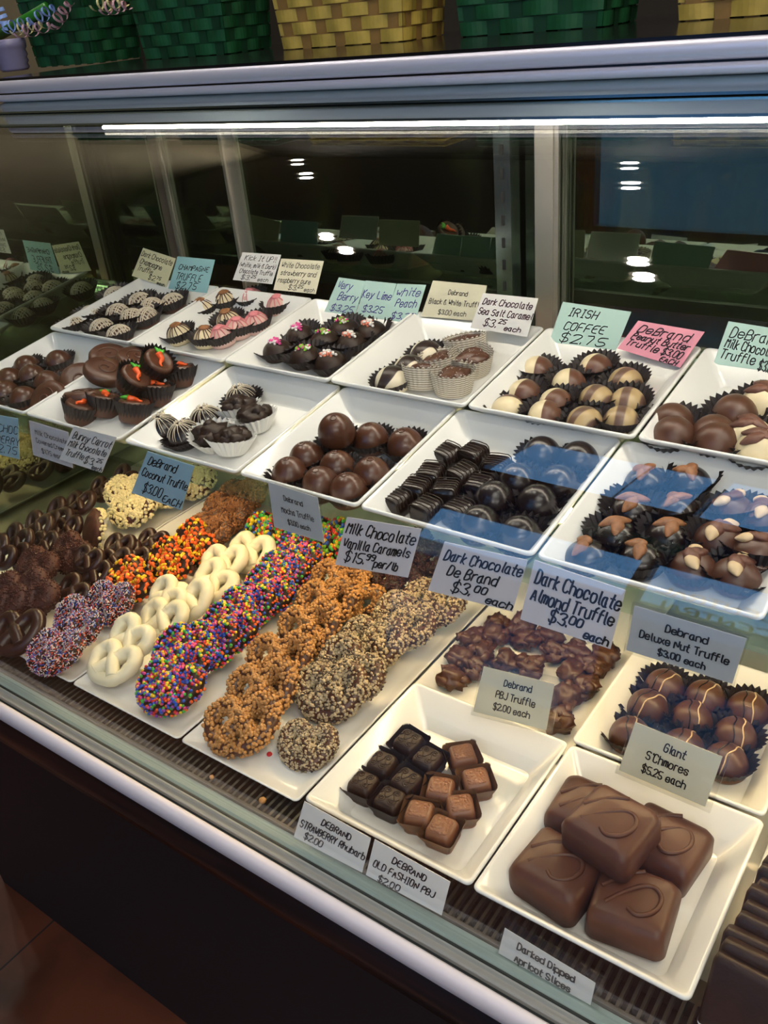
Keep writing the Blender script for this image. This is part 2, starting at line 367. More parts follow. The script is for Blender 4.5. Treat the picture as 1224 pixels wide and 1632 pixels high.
mb = MB(); box(mb, CX0 - .03, CX1, .872, 1.13, .606, .6235); part('case_ceiling', mb, 'blackmatte')
mb = MB(); extrude(mb, round_prof(0, 0, .0022, 0, 360, 12)[:-1], CX0 + .24, CX1); 
mb.v = [(x, y + .838, z + .6035) for x, y, z in mb.v]
M['tube'] = emission('case_tube_light', (1, .90, .74), LAMP_TOP); part('lamp_tube', mb, 'tube', True)
mb = MB(); box(mb, CX0 + .01, CX1, .830, .871, .6075, .6112); part('lamp_housing', mb, 'alu')
mb = MB(); extrude(mb, round_prof(0, 0, .005, 0, 360, 12)[:-1], CX0 + .10, CX1)
mb.v = [(x, y + .735, z + .236) for x, y, z in mb.v]
M['tubew'] = emission('warm_shelf_light', (1, .72, .40), LAMP_LOW); part('shelf_lamp_tube', mb, 'tubew', True)
mb = MB(); box(mb, CX0 + .08, CX1, .743, .746, .222, .246); part('tube_shield', mb, 'alu')  # added strip, hides the shelf tube from the mirroring back doors

# added fill globes, out of view, lighting the price cards from the front
M['globe'] = emission('fill_globe_glow', (1, .95, .88), 42)
for x, y, z, lab in ((.55, -1.25, 1.35, 'added white fill light globe nearer the shop window'), (1.35, -.95, 1.45, 'added white fill light globe nearer the right wall')):
    t = thing('fill_globe', lab, 'lamp', (x, y, z), group='added fill light globes')
    mb = MB(); ball(mb, (0, 0, 0), .15, 0, ICO3); link('globe', mb.data('globe', 'globe'), t)
    mb = MB(); lathe(mb, [(.05, .135), (.05, .17), (.02, .19)], 20); link('cap', mb.data('cap', 'alu'), t)
    mb = MB(); tube(mb, [(0, 0, .19), (0, 0, CEIL - z)], .004, 8); link('cord', mb.data('cord', 'frame'), t)
# added ceiling panels as unseen front fill, then the downlights
M['panel'] = emission('fill_panel_glow', (1, .94, .86), 13)
for y, lab in ((-.35, 'added rectangular fill panel on the ceiling in front of the case, nearer one'), (-1.25, 'added rectangular fill panel on the ceiling in front of the case, nearer the window')):
    t = thing('fill_panel', lab, 'ceiling light', (.95, y, CEIL - .03), group='added ceiling fill panels')
    mb = MB(); box(mb, -.62, .62, -.32, .32, .012, .03); link('housing', mb.data('housing', 'alu', False), t)
    mb = MB(); box(mb, -.60, .60, -.30, .30, .004, .012); link('diffuser', mb.data('diffuser', 'panel', False), t)
M['lamp'] = emission('downlight_glow', (1, .93, .82), LAMP_ROOM * 6)
for x, y, lab in ((-3.37, 2.63, 'round ceiling downlight over the back counter, left'), (-3.75, 3.2, 'round ceiling downlight beside the back wall, left'), (-2.70, 1.06, 'round ceiling downlight above the left end of the case'), (-2.56, .82, 'round ceiling downlight just before the left end one'), (-1.53, 2.62, 'round ceiling downlight over the back counter, right'), (-1.72, 3.3, 'round ceiling downlight beside the back wall, right'), (-1.22, 1.04, 'round ceiling downlight above the middle of the case'), (-1.18, .80, 'round ceiling downlight just before the middle one'), (.9, .9, 'round ceiling downlight above the right end of the case'), (2.0, -.3, 'round ceiling downlight by the right wall')):
    t = thing('ceiling_downlight', lab, 'ceiling light', (x, y, CEIL - .012))
    mb = MB(); lathe(mb, [(.075, .012), (.075, .004), (.06, 0), (.05, .004), (.05, .011)], 28, cap0=False, cap1=False); link('trim_ring', mb.data('trim_ring', 'alu'), t)
    mb = MB(); lathe(mb, [(.042, .006), (.038, .004)], 24); link('lamp', mb.data('downlight_lamp', 'lamp'), t)

# ------------------------------------------------------------------ pen lettering
GL = {'A': '002640 1232', 'B': '00063645443303 3342413000', 'C': '4536160501103041', 'D': '00062645412000', 'E': '46060040 0333', 'F': '460600 0333',
'G': '45361605011030414323', 'H': '0006 4640 0343', 'I': '1636 2620 1030', 'J': '4641301001', 'K': '0006 460340', 'L': '060040', 'M': '0006234640', 'N': '00064046',
'O': '160501103041453616', 'P': '00063645443303', 'R': '00063645443303 2340', 'S': '453616050413334241301001', 'T': '0646 2620', 'U': '060110304146', 'V': '062046', 'W': '0610243046', 'Y': '0623 462320',
'a': '34140301103032 343140', 'b': '0600 0314344341301001', 'c': '4334140301103041', 'd': '4640 4334140301103041', 'e': '02424334140301103041', 'f': '36261510 0434',
'g': '444a3b1b0a 4334140301103041', 'h': '0600 0314344340', 'i': '1410 1516', 'k': '0600 340230', 'l': '161120', 'm': '0400 0314242320 23344440', 'n': '0400 0314344340',
'o': '140301103041433414', 'p': '040b 0314344341301001', 'r': '0400 031434', 's': '43341403123241301001', 't': '26112030 0434', 'u': '0401103041 4440', 'v': '042044', 'w': '0410233044',
'x': '0440 0044', 'y': '0420 440b', '0': '160501103041453616', '1': '152620', '2': '0516364544000040', '3': '051636453423 233342413001', '5': '460603334241301001', '7': '064620', '9': '44330405163645423010',
'$': '453616050413334241301001 272a', '.': '0001', ',': '101b', "'": '1615', '!': '1612 1011', '(': '26141220', ')': '06141200', '&': '4015263505011020 42', '/': '0046', '-': '0333'}
YV = {'a': -1, 'b': -2}
def text_strokes(txt):
    out = []; x = 0
    for ch in txt:
        if ch == ' ': x += 3; continue
        g = GL.get(ch)
        if not g: x += 3; continue
        wmax = 0
        for s in g.split():
            pts = []
            for i in range(0, len(s) - 1, 2):
                px = int(s[i]); py = YV.get(s[i + 1]); py = int(s[i + 1]) if py is None else py
                wmax = max(wmax, px); pts.append((x + px, py))
            if len(pts) > 1: out.append(pts)
        x += wmax + 1.5
    return out, x - 1.5
def lettering(mb, lines, P, nrm, size, weight=.0011, jit=.12, slant=.15, seed=1):
    # lines: (text, u0, u1, baseline v, height v) on the card; P(u, v) gives a point of its front
    rnd = random.Random(seed); W, Hh = size
    for txt, u0, u1, vb, vh in lines:
        st, tw = text_strokes(txt)
        wob = rnd.uniform(-.02, .02)
        for pts in st:
            dx, dy = rnd.uniform(-jit, jit), rnd.uniform(-jit, jit)
            q = [Vector((p[0] + dx + rnd.uniform(-jit, jit) + slant * p[1], p[1] + dy + rnd.uniform(-jit, jit), 0)) for p in pts]
            if len(q) > 2: q = chaikin(q, 2 if len(q) > 3 else 1)
            w3 = []
            for p in q:
                u = u0 + (u1 - u0) * p.x / max(tw, 1); v = vb + vh * p.y / 6 + wob * (u - .5)
                w3.append(P(u, v) + nrm * .0005)
            for a, b in zip(w3[:-1], w3[1:]):
                d = b - a
                if d.length < 1e-7: continue
                d.normalize(); s = nrm.cross(d) * weight * .5; e = d * weight * .35
                mb.add([a - e - s, b + e - s, b + e + s, a - e + s], [(0, 1, 2, 3)])
def card(label, px, p0, n, colour, lines, ink='ink', weight=.0011, sleeve=None, slant=.2, jit=.24, group=None, kind='price_card'):
    n = Vector(n).normalized()
    tl, tr, br, bl = [on(u, v, p0, n)[0] for u, v in px]
    base = (bl + br) * .5
    def P(u, v): return (bl * (1 - u) + br * u) * (1 - v) + (tl * (1 - u) + tr * u) * v - base
    t = thing(kind, label, 'sign', base, group=group)
    W, Hh = (tr - tl).length, (tl - bl).length
    mb = MB(); c = [P(0, 0), P(1, 0), P(1, 1), P(0, 1)]; bk = -n * .0005
    mb.add(c + [p + bk for p in c], [(0, 1, 2, 3), (7, 6, 5, 4), (0, 4, 5, 1), (1, 5, 6, 2), (2, 6, 7, 3), (3, 7, 4, 0)])
    link('card', mb.data('card', 'card_' + colour, False), t)
    mb = MB(); lettering(mb, lines, P, n, (W, Hh), weight, jit, slant, seed=len(label)); link('lettering', mb.data('lettering', ink, False), t)
    if sleeve:
        l, r_, b, tp = sleeve
        mb = MB(); c = [P(-l, -b), P(1 + r_, -b), P(1 + r_, 1 + tp), P(-l, 1 + tp)]
        mb.add([p + n * .0012 for p in c] + [p - n * .0014 for p in c], [(0, 1, 2, 3), (7, 6, 5, 4), (0, 4, 5, 1), (1, 5, 6, 2), (2, 6, 7, 3), (3, 7, 4, 0)])
        link('clear_sleeve', mb.data('sleeve', 'plastic', False), t, label='clear plastic badge sleeve')
    return t
def lean(y, z, deg): return (0, y, z), (0, -cos(radians(deg)), sin(radians(deg)))
BK = lean(.970, .352, 14)
def C(*a): return list(zip(a[0::2], a[1::2]))
card('yellow card for dark chocolate champagne truffles, farthest left of the back cards', C(228, 395, 280, 412, 264, 458, 210, 439.5), *BK, 'yellow',
     [('Dark Chocolate', .04, .96, .74, .17), ('Champagne', .08, .72, .49, .17), ('Truffle', .08, .52, .26, .17), ('$2.', .46, .66, .08, .16), ('75', .68, .80, .16, .10), ('each', .74, .96, .02, .09)], weight=.0010)
card('teal card for champagne truffles beside the yellow card', C(283, 408.6, 342.5, 414, 329.5, 467, 268, 460), *BK, 'teal',
     [('CHAMPAGNE', .12, .90, .62, .15), ('TRUFFLE', .12, .78, .31, .20), ('$2.75', .18, .70, .05, .20)], weight=.0012)
card('white card for mixed chocolate truffles at the back, left of the cream card', C(386.5, 402, 448, 406, 433.5, 453, 371, 446), *BK, 'white',
     [('Kick It UP!!', .12, .92, .74, .17), ('(white, milk & Dark)', .04, .96, .50, .15), ('Chocolate Truffle', .10, .94, .28, .15), ('$3.', .18, .42, .06, .16), ('25', .44, .56, .14, .10), ('each', .62, .88, .05, .12)], weight=.0008)
card('cream card for white chocolate strawberry and raspberry truffles, behind the striped truffles', C(448, 412, 516, 416, 503, 468.6, 435.6, 462), *BK, 'cream',
     [('White Chocolate', .06, .94, .74, .16), ('strawberry and', .08, .90, .50, .15), ('raspberry pure', .06, .82, .27, .15), ('$3.', .34, .54, .05, .16), ('25', .56, .68, .13, .10), ('each', .72, .96, .04, .12)], weight=.0008)
card('mint card for very berry truffles, left of three cards in purple ink', C(540, 442, 582.6, 448, 564, 507, 514.4, 502), *BK, 'mint',
     [('Very', .08, .60, .72, .20), ('Berry', .26, .92, .44, .20), ('$3.25', .16, .88, .14, .17)], ink='inkp', weight=.0011)
card('mint card for key lime truffles, middle of three cards in purple ink', C(583, 447, 632, 452, 613, 512.5, 566, 507.5), *BK, 'mint',
     [('Key Lime', .02, .96, .56, .20), ('$3.25', .16, .82, .20, .17)], ink='inkp', weight=.0011)
card('mint card for white peach truffles, right of three cards in purple ink', C(633, 452, 679, 454, 660, 517, 612, 513), *BK, 'mint',
     [('white', .10, .90, .70, .20), ('Peach', .18, .88, .42, .20), ('$3.25', .16, .92, .10, .17)], ink='inkp', weight=.0011)
card('cream printed badge for black and white truffles, above the tray with waffle paper cups', C(690, 447, 776, 455, 764, 512, 671, 504), *BK, 'cream',
     [('Debrand', .36, .70, .66, .13), ('Black & White Truffle', .06, .99, .38, .14), ('$3.00 each', .28, .76, .10, .13)], weight=.0008, sleeve=(.02, .08, .03, .16), slant=0, jit=.2, kind='price_badge')
card('white card for dark chocolate sea salt caramels, overlapping the cream badge', C(770, 467, 858, 475.6, 840, 537, 749, 522.5), lean(.955, .35, 14)[0], BK[1], 'white',
     [('Dark Chocolate', .06, .94, .70, .17), ('Sea Salt Caramel', .04, .99, .43, .17), ('$3.', .20, .42, .12, .20), ('25', .46, .58, .24, .12), ('each', .58, .86, .08, .13)], ink='inkb', weight=.0012)
card('mint card for irish coffee truffles, left of the pink card', C(897, 481, 1006, 497, 981, 558.6, 875, 545), *BK, 'mint',
     [('IRISH', .14, .56, .70, .19), ('COFFEE', .14, .74, .36, .19), ('$2.75', .14, .80, .05, .22)], weight=.0013)
card('pink card for peanut butter truffles at the back right', C(1017, 511, 1123, 529, 1084, 586, 984, 555.5), lean(.960, .35, 16)[0], BK[1], 'pink',
     [('DeBrand', .10, .86, .66, .24), ('Peanut Butter', .08, .94, .44, .18), ('Truffle', .06, .56, .20, .20), ('$3.00', .62, .92, .20, .19), ('EACH', .66, .92, .02, .13)], weight=.0013)
card('mint card for milk chocolate truffles, cut by the right edge', C(1161, 512, 1256, 527, 1234, 607, 1136, 582), *BK, 'mint',
     [('DeBrand', .10, .95, .68, .22), ('Milk Chocolate', .08, 1.0, .44, .20), ('Truffle', .06, .62, .20, .20), ('$3.00', .70, .98, .14, .20)], weight=.0013)
FR = ((0, .5850, .27), (0, -1, -.03))
card('blue card for dark chocolate raspberry truffles, hanging at the left edge', C(-42, 655, 28.7, 667, 31, 732, -38, 716), *FR, 'blue',
     [('MILK CHOC', .06, .98, .62, .18), ('RASPBERRY', .08, 1.0, .34, .18), ('$2.75', .40, .94, .08, .20)], weight=.0011)
card('pale printed badge for milk chocolate covered cremes, hanging below the bunny tray', C(46, 670, 108.5, 689, 116, 746, 53, 725), *FR, 'lilac',
     [('Milk Chocolate', .14, .96, .66, .13), ('Covered Cremes', .14, .94, .42, .13), ('$1.75 each', .26, .82, .16, .13)], weight=.0009, sleeve=(.03, .03, .05, .03), slant=-.1, jit=.2, kind='price_badge')
card('white card for carrot decorated milk chocolate truffles, hanging below the bunny tray', C(117.6, 679, 185.7, 697, 162, 753.5, 94.5, 732), (0, .5815, .27), FR[1], 'white',
     [('Bunny Carrot', .08, .96, .68, .20), ('Milk Chocolate', .06, .94, .44, .18), ('Truffle', .08, .50, .18, .18), ('$3.', .54, .76, .12, .20), ('25', .80, .92, .24, .11), ('each', .76, .98, .02, .12)], weight=.0010)
card('blue card for coconut truffles, hanging in front of the white chip pretzels', C(235, 719, 310, 743, 288.6, 813, 209.6, 785.4), *FR, 'blue',
     [('DeBrand', .10, .68, .74, .18), ('Coconut Truffle', .06, .99, .46, .18), ('$3.00', .18, .56, .12, .22), ('EACH', .60, .96, .04, .16)], weight=.0014)
card('grey printed badge for mocha truffles, hanging before the colourful candy pretzels', C(427, 768, 506, 793, 517, 865, 437, 840), *FR, 'grey',
     [('Debrand', .30, .68, .70, .11), ('Mocha Truffle', .22, .86, .42, .13), ('$3.00 each', .32, .76, .18, .11)], weight=.0009, sleeve=(.03, .03, .03, .04), slant=-.1, jit=.2, kind='price_badge')
card('grey white card for milk chocolate vanilla caramels, priced by the pound', C(553, 824, 671.6, 843, 650, 920.7, 534, 900), *FR, 'lilac',
     [('Milk Chocolate', .04, .96, .68, .22), ('Vanilla Caramels', .04, .94, .40, .19), ('$15.', .10, .38, .12, .22), ('99', .40, .52, .22, .12), ('per/lb', .52, .84, .10, .16)], weight=.0016)
card('grey white card for smooth dark chocolate truffles, second of the large front cards', C(708.4, 863.5, 841, 893, 816.7, 975, 682, 941), *FR, 'lilac',
     [('Dark Chocolate', .06, .98, .68, .20), ('De Brand', .16, .74, .40, .20), ('$3.', .26, .48, .10, .22), ('00', .52, .66, .20, .13), ('each', .68, .98, .04, .15)], weight=.0017)
card('grey white card for dark chocolate almond truffles, third of the large front cards', C(851.8, 892.4, 997, 941, 972.7, 1034.6, 829, 987), *FR, 'lilac',
     [('Dark Chocolate', .06, .99, .66, .22), ('Almond Truffle', .06, .96, .38, .21), ('$3.', .30, .50, .12, .22), ('00', .52, .66, .20, .14), ('each', .70, .96, .04, .14)], weight=.0019)
card('grey printed badge for deluxe nut truffles, hanging at the right', C(1011, 965, 1190, 1018, 1167, 1090, 998, 1036), *FR, 'grey',
     [('Debrand', .32, .70, .66, .15), ('Deluxe Nut Truffle', .10, .92, .38, .16), ('$3.00 each', .30, .74, .12, .14)], weight=.0014, sleeve=(.02, .02, .04, .06), slant=0, jit=.2, kind='price_badge')
DK = lean(.613, .058, 18)
card('cream printed badge for peanut butter jelly truffles, standing behind the square truffle tray', C(771, 1062, 883.7, 1090, 870.6, 1163.7, 754, 1134), *DK, 'cream',
     [('Debrand', .34, .72, .70, .14), ('PBJ Truffle', .26, .80, .42, .15), ('$2.00 each', .26, .76, .16, .14)], weight=.0012, sleeve=(.02, .08, .07, .14), slant=0, jit=.2, kind='price_badge')
card('cream printed badge for giant marshmallow bars, standing behind the big chocolate blocks', C(1012.5, 1150.7, 1151.5, 1206, 1123.7, 1285.7, 986, 1227.5), *DK, 'cream',
     [('Giant', .40, .64, .68, .16), ('S\'Chmores', .24, .72, .42, .16), ('$5.25 each', .24, .74, .16, .15)], weight=.0013, sleeve=(.03, .07, .07, .10), slant=0, jit=.2, kind='price_badge')
FB = lean(.4075, .0025, 13)
card('white card for strawberry rhubarb truffles, standing in front of the square truffle tray', C(485, 1277, 591, 1336, 577, 1391, 468, 1334), *FB, 'white',
     [('DEBRAND', .32, .74, .66, .17), ('STRAWBERRY Rhubarb', .04, .98, .36, .19), ('$2.00', .14, .40, .10, .18)], weight=.0013)
card('white card for old fashion peanut butter jelly truffles, standing beside the strawberry rhubarb card', C(597, 1337.6, 717.6, 1405.6, 703.7, 1459, 583, 1394.6), *FB, 'white',
     [('DEBRAND', .28, .72, .66, .18), ('OLD FASHION PBJ', .06, .86, .34, .19), ('$2.00', .16, .44, .03, .17)], weight=.0013)
card('white printed badge for dark dipped apricot slices, standing by the front glass', C(804.5, 1479, 949, 1567, 941, 1602, 794, 1519), *FB, 'white',
     [('Darked Dipped', .18, .80, .54, .26), ('Apricot Slices', .18, .78, .06, .26)], weight=.0014, sleeve=(.02, .08, .03, .42), slant=0, jit=.2, kind='price_badge')
# lettering on the street side, seen only mirrored in the case glass
M['green_sign'] = mat('dark_green_sign', (.01, .12, .12), .5); M['signwhite'] = mat('white_letters', (.75, .80, .82), .5)
t = thing('hanging_sign', 'dark green hanging sign reading austin near the shop window', 'sign', (-1.08, YF + .10, 1.62))
mb = MB(); box(mb, -.21, .21, -.008, .008, -.075, .075); link('board', mb.data('board', 'green_sign', False), t)
mb = MB(); lettering(mb, [('AUSTIN', .08, .92, .2, .6)], lambda u, v: Vector((.21 - .42 * u, .0085, -.075 + .15 * v)), Vector((0, 1, 0)), (1, 1), .011, 0, 0); link('lettering', mb.data('lettering', 'signwhite', False), t)
for x in (-.18, .18):
    mb = MB(); box(mb, x - .003, x + .003, -.003, .003, .075, CEIL - 1.62); link('hanger', mb.data('hanger', 'frame', False), t)
mb = MB(); lettering(mb, [('CENTRAL', 0, 1, 0, .5), ('CENTRAL', 0, 1, -1, .5)], lambda u, v: Vector((-.48 - .42 * u, YF - .018, 1.12 + .16 * v)), Vector((0, 1, 0)), (1, 1), .014, 0, 0)
link('lettering', mb.data('window_lettering', 'signwhite', False), wf)
M['awn'] = mat('navy_awning', (.03, .05, .12), .8)
t = thing('awning', 'dark navy awning outside above the shop window', 'awning', (-.95, YF - .3, 1.80))
mb = MB(); mb.add([(-1.6, .2, .45), (1.6, .2, .45), (1.6, -.55, .05), (-1.6, -.55, .05), (-1.6, .2, .44), (1.6, .2, .44), (1.6, -.55, .04), (-1.6, -.55, .04)], [(0, 1, 2, 3), (7, 6, 5, 4), (0, 4, 5, 1), (1, 5, 6, 2), (2, 6, 7, 3), (3, 7, 4, 0)]); link('canopy', mb.data('canopy', 'awn', False), t)
mb = MB(); box(mb, -1.6, 1.6, -.555, -.545, -.05, .05); link('valance', mb.data('valance', 'awn', False), t)

# ------------------------------------------------------------------ trays and plates
def tray_mesh(w, d, h=TH, inset=.026):
    hw, hd = w / 2, d / 2; mb = MB()
    loft(mb, [rr(hw - .034, hd - .034, .008, 0), rr(hw - .032, hd - .032, .008, .003), rr(hw - .004, hd - .004, .006, h - .007), rr(hw - .0006, hd - .0006, .006, h - .004), rr(hw, hd, .006, h - .002), rr(hw - .0006, hd - .0006, .006, h - .0004), rr(hw - .002, hd - .002, .005, h), rr(hw - .0042, hd - .0042, .005, h - .0012), rr(hw - inset + .003, hd - inset + .003, .007, .0085), rr(hw - inset, hd - inset, .006, .0065), rr(hw - inset - .006, hd - inset - .006, .005, .006)])
    return mb.data('tray', 'porcelain')
def plate_mesh(w, d):
    hw, hd = w / 2, d / 2; mb = MB()
    loft(mb, [rr(hw - .012, hd - .012, .006, 0), rr(hw - .001, hd - .001, .006, .009), rr(hw, hd, .006, .0105), rr(hw - .001, hd - .001, .006, .0115), rr(hw - .0028, hd - .0028, .005, .011), rr(hw - .014, hd - .014, .006, .0048), rr(hw - .02, hd - .02, .006, .0042)])
    return mb.data('plate', 'porcelain')
TD = .2
def shelf_tray(x0, w, row, label):
    k = Vector((0, cos(TILT), sin(TILT))); nrm = Vector((0, -sin(TILT), cos(TILT)))
    c = Vector((x0 + w / 2, row[1], row[2])) + k * (TD / 2) - nrm * TH
    return thing('serving_tray', label, 'tray', c, (TILT, 0, 0), 'square white trays on the shelves', tray_mesh(w, TD))
shelf_tray(-1.248, .190, BACK0, 'white square tray holding the crosshatched champagne truffles')
shelf_tray(-1.056, .190, BACK0, 'white square tray holding the white truffles with dark and pink stripes')
shelf_tray(-.864, .180, BACK0, 'white square tray holding dark truffles topped with pink, green and white sprinkles')
shelf_tray(-.682, .193, BACK0, 'white square tray holding the black and white truffles and waffle cups')
shelf_tray(-.486, .193, BACK0, 'white square tray holding half white half milk chocolate truffles')
shelf_tray(-.290, .193, BACK0, 'white square tray of plain milk domes and pecan topped white truffles, right back')
shelf_tray(-1.259, .190, FRONT0, 'white square tray of shiny milk chocolate domes at the left end')
shelf_tray(-1.066, .193, FRONT0, 'white square tray piled with flat cremes and carrot decorated truffles')
shelf_tray(-.864, .190, FRONT0, 'white square tray holding coconut truffles and clusters in white cups')
shelf_tray(-.670, .164, FRONT0, 'white square tray holding smooth milk chocolate mocha truffles')
shelf_tray(-.503, .193, FRONT0, 'white square tray of drizzled caramels and smooth dark truffles')
shelf_tray(-.307, .193, FRONT0, 'white square tray of almond and mixed nut truffles')
shelf_tray(-.110, .193, FRONT0, 'white square tray at the right edge of the front shelf row')
def deck_tray(x0, y0, w, label, h=.041):
    return thing('serving_tray', label, 'tray', (x0 + w / 2, y0 + TD / 2, .0005), (0, 0, 0), 'deep white trays on the deck', tray_mesh(w, TD, h, .028))
deck_tray(-.479, .427, .192, 'deep white square tray of small square patterned truffles, front of case')
deck_tray(-.285, .426, .192, 'deep white square tray holding five big chocolate blocks')
deck_tray(-.287, .631, .192, 'deep white square tray of pale striped milk truffles behind the big blocks')
def plate(x0, y0, w, d, label): return thing('serving_plate', label, 'plate', (x0 + w / 2, y0 + d / 2, .0003), (0, 0, 0), 'long flat white plates on the deck', plate_mesh(w, d))
plate(-1.264, .438, .192, .60, 'flat white plate under dark pretzels against the end glass')
plate(-1.070, .438, .192, .60, 'flat white plate under nonpareil and candy coated pretzels')
plate(-.876, .438, .195, .60, 'flat white plate under white and rainbow candy pretzels')
plate(-.678, .438, .176, .60, 'flat white plate under caramel chip and cookie crumb pretzels')
plate(-.4985, .634, .207, .40, 'flat white plate under the milk chocolate nut clusters')
plate(-.088, .430, .19, .40, 'flat white plate under the dark chocolate slabs at the right')

# ------------------------------------------------------------------ sweets
NRM = Vector((0, -sin(TILT), cos(TILT)))
def row_plane(row): return (Vector(row) - NRM * (TH - .0062)) , NRM
P_FRONT, P_BACK = row_plane(FRONT0), row_plane(BACK0)
P_BERRY = P_BACK
P_DECK = (Vector((0, 0, .0048)), Vector((0, 0, 1)))
P_DTRAY = (Vector((0, 0, .0068)), Vector((0, 0, 1)))
def zdome(H, R, r, p=2.2): return .22 * H + .78 * H * max(0, 1 - (min(r, R) / R) ** p) ** .5
def dome(R, H, mats='milk', p=2.2, seg=30):
    mb = MB(); prof = [(R * .86, 0), (R * .95, .08 * H), (R * .995, .16 * H)]
    prof += [(R * sin(a), zdome(H, R, R * sin(a), p)) for a in [radians(90 - q) for q in (0, 8, 18, 28, 38, 48, 58, 68, 78, 86)]]
    lathe(mb, prof, seg); return mb
def cup(R, h=None, flare=1.45, base=.80, n=26, mat_='cup', amp=.055):
    h = h or R * .95; mb = MB(); seg = n * 4; v = []; f = []
    levels = [(base * R, 0.0003), ((base * .5 + flare * .5) * R, h * .5), (flare * R, h)]
    for li, (r, z) in enumerate(levels):
        for i in range(seg):
            a = 2 * pi * i / seg; k = (i % 4) / 4; tri = 1 - abs(2 * k - 1) * 2
            q = r * (1 + amp * (li + .4) / 2 * tri); v.append((q * cos(a), q * sin(a), z + (h * .05 * tri if li == 2 else 0)))
    for li in range(2):
        for i in range(seg): j = (i + 1) % seg; f.append((li * seg + i, li * seg + j, (li + 1) * seg + j, (li + 1) * seg + i))
    f.append(tuple(range(seg))[::-1]); mb.add(v, f); return mb.data('paper_cup', mat_, False)
def crosshatch(R, H, rad, n=9, p=2.2):
    mb = MB(); rnd = random.Random(3)
    for ax in (0, 1):
        for k in range(n):
            o = (-.88 + 1.76 * (k + rnd.uniform(-.3, .3)) / (n - 1)) * R; o = max(-.93 * R, min(.93 * R, o)); L = (R * R - o * o) ** .5 * .97
            pts = []
            for i in range(13):
                s = -L + 2 * L * i / 12; x, y = (s, o + s * .1) if ax == 0 else (o - s * .08, s); r = (x * x + y * y) ** .5
                pts.append((x, y, zdome(H, R, min(r, R * .985), p) + rad * .3))
            tube(mb, pts, rad, 5)
    return mb
def meridians(R, H, rad, n=14, r0=.05, r1=.985, p=2.2, seed=1):
    mb = MB(); rnd = random.Random(seed)
    for k in range(n):
        a = 2 * pi * k / n + rnd.uniform(-.1, .1); re = r1 * rnd.uniform(.93, 1)
        pts = [(R * r * cos(a + .25 * r), R * r * sin(a + .25 * r), zdome(H, R, R * r, p) + rad * .25) for r in [r0 + (re - r0) * i / 10 for i in range(11)]]
        tube(mb, pts, [rad * (1.1 - .5 * i / 10) for i in range(11)], 5)
    return mb
def lines_over(R, H, rad, offs, p=2.2):
    mb = MB()
    for o in offs:
        o *= R; L = (R * R - o * o) ** .5 * .98
        tube(mb, [(o + .05 * R * sin(i), -L + 2 * L * i / 14, zdome(H, R, ((o) ** 2 + (-L + 2 * L * i / 14) ** 2) ** .5, p) + rad * .2) for i in range(15)], rad, 5)
    return mb
def sprinkle_cluster(R, H, cols, n=46, spread=.44, rs=.085):
    mb = MB(); rnd = random.Random(5)
    for k in range(n):
        a = rnd.uniform(0, 2 * pi); r = R * spread * rnd.random() ** .6; z = zdome(H, R, r) + rnd.uniform(0, .10) * R
        ball(mb, (r * cos(a) * 1.25, r * sin(a) * .75, z), R * rs * rnd.uniform(.8, 1.3), rnd.randrange(len(cols)))
    return mb
def nuts_on(R, H, n, mat_, size=.52, flat=.29, seed=1, lay=.27):
    out = []; rnd = random.Random(seed)
    for k in range(n):
        mb = MB(); a = 2 * pi * k / n + rnd.uniform(-.3, .3)
        v = []
        for p in ICO3[0]:
            t = (1 - .45 * p.x) if p.x > 0 else (1 + .1 * p.x); g = 1 + .05 * sin(p.y * 14)
            v.append(Vector((p.x * size * R, p.y * flat * R * t * g, p.z * flat * .7 * R * t)))
        m = Matrix.Rotation(a + (.6 if k % 2 else -.3), 3, 'Z') @ Matrix.Rotation(.22, 3, 'Y')
        off = Vector((cos(a) * lay * R, sin(a) * lay * R, H * .93 + .03 * R * (k % 2)))
        mb.add([m @ p + off for p in v], ICO3[1]); out.append(mb.data('nut', mat_))
    return out
ORD = ['', 'second', 'third', 'fourth', 'fifth', 'sixth', 'seventh', 'eighth', 'ninth']
def rowname(i, n):
    if n == 1: return ''
    if n == 2: return ('back', 'front')[i]
    if n == 3: return ('back', 'middle', 'front')[i]
    if n == 4: return ('back', 'second', 'third', 'front')[i]
    return 'back' if i == 0 else 'front' if i == n - 1 else ORD[i]
def colname(i, n):
    if n == 1: return 'alone'
    if i == 0: return 'leftmost' if n > 2 else 'left one'
    if i == n - 1: return 'rightmost' if n > 2 else 'right one'
    return ORD[i] + ' from left'
LABELS = set()
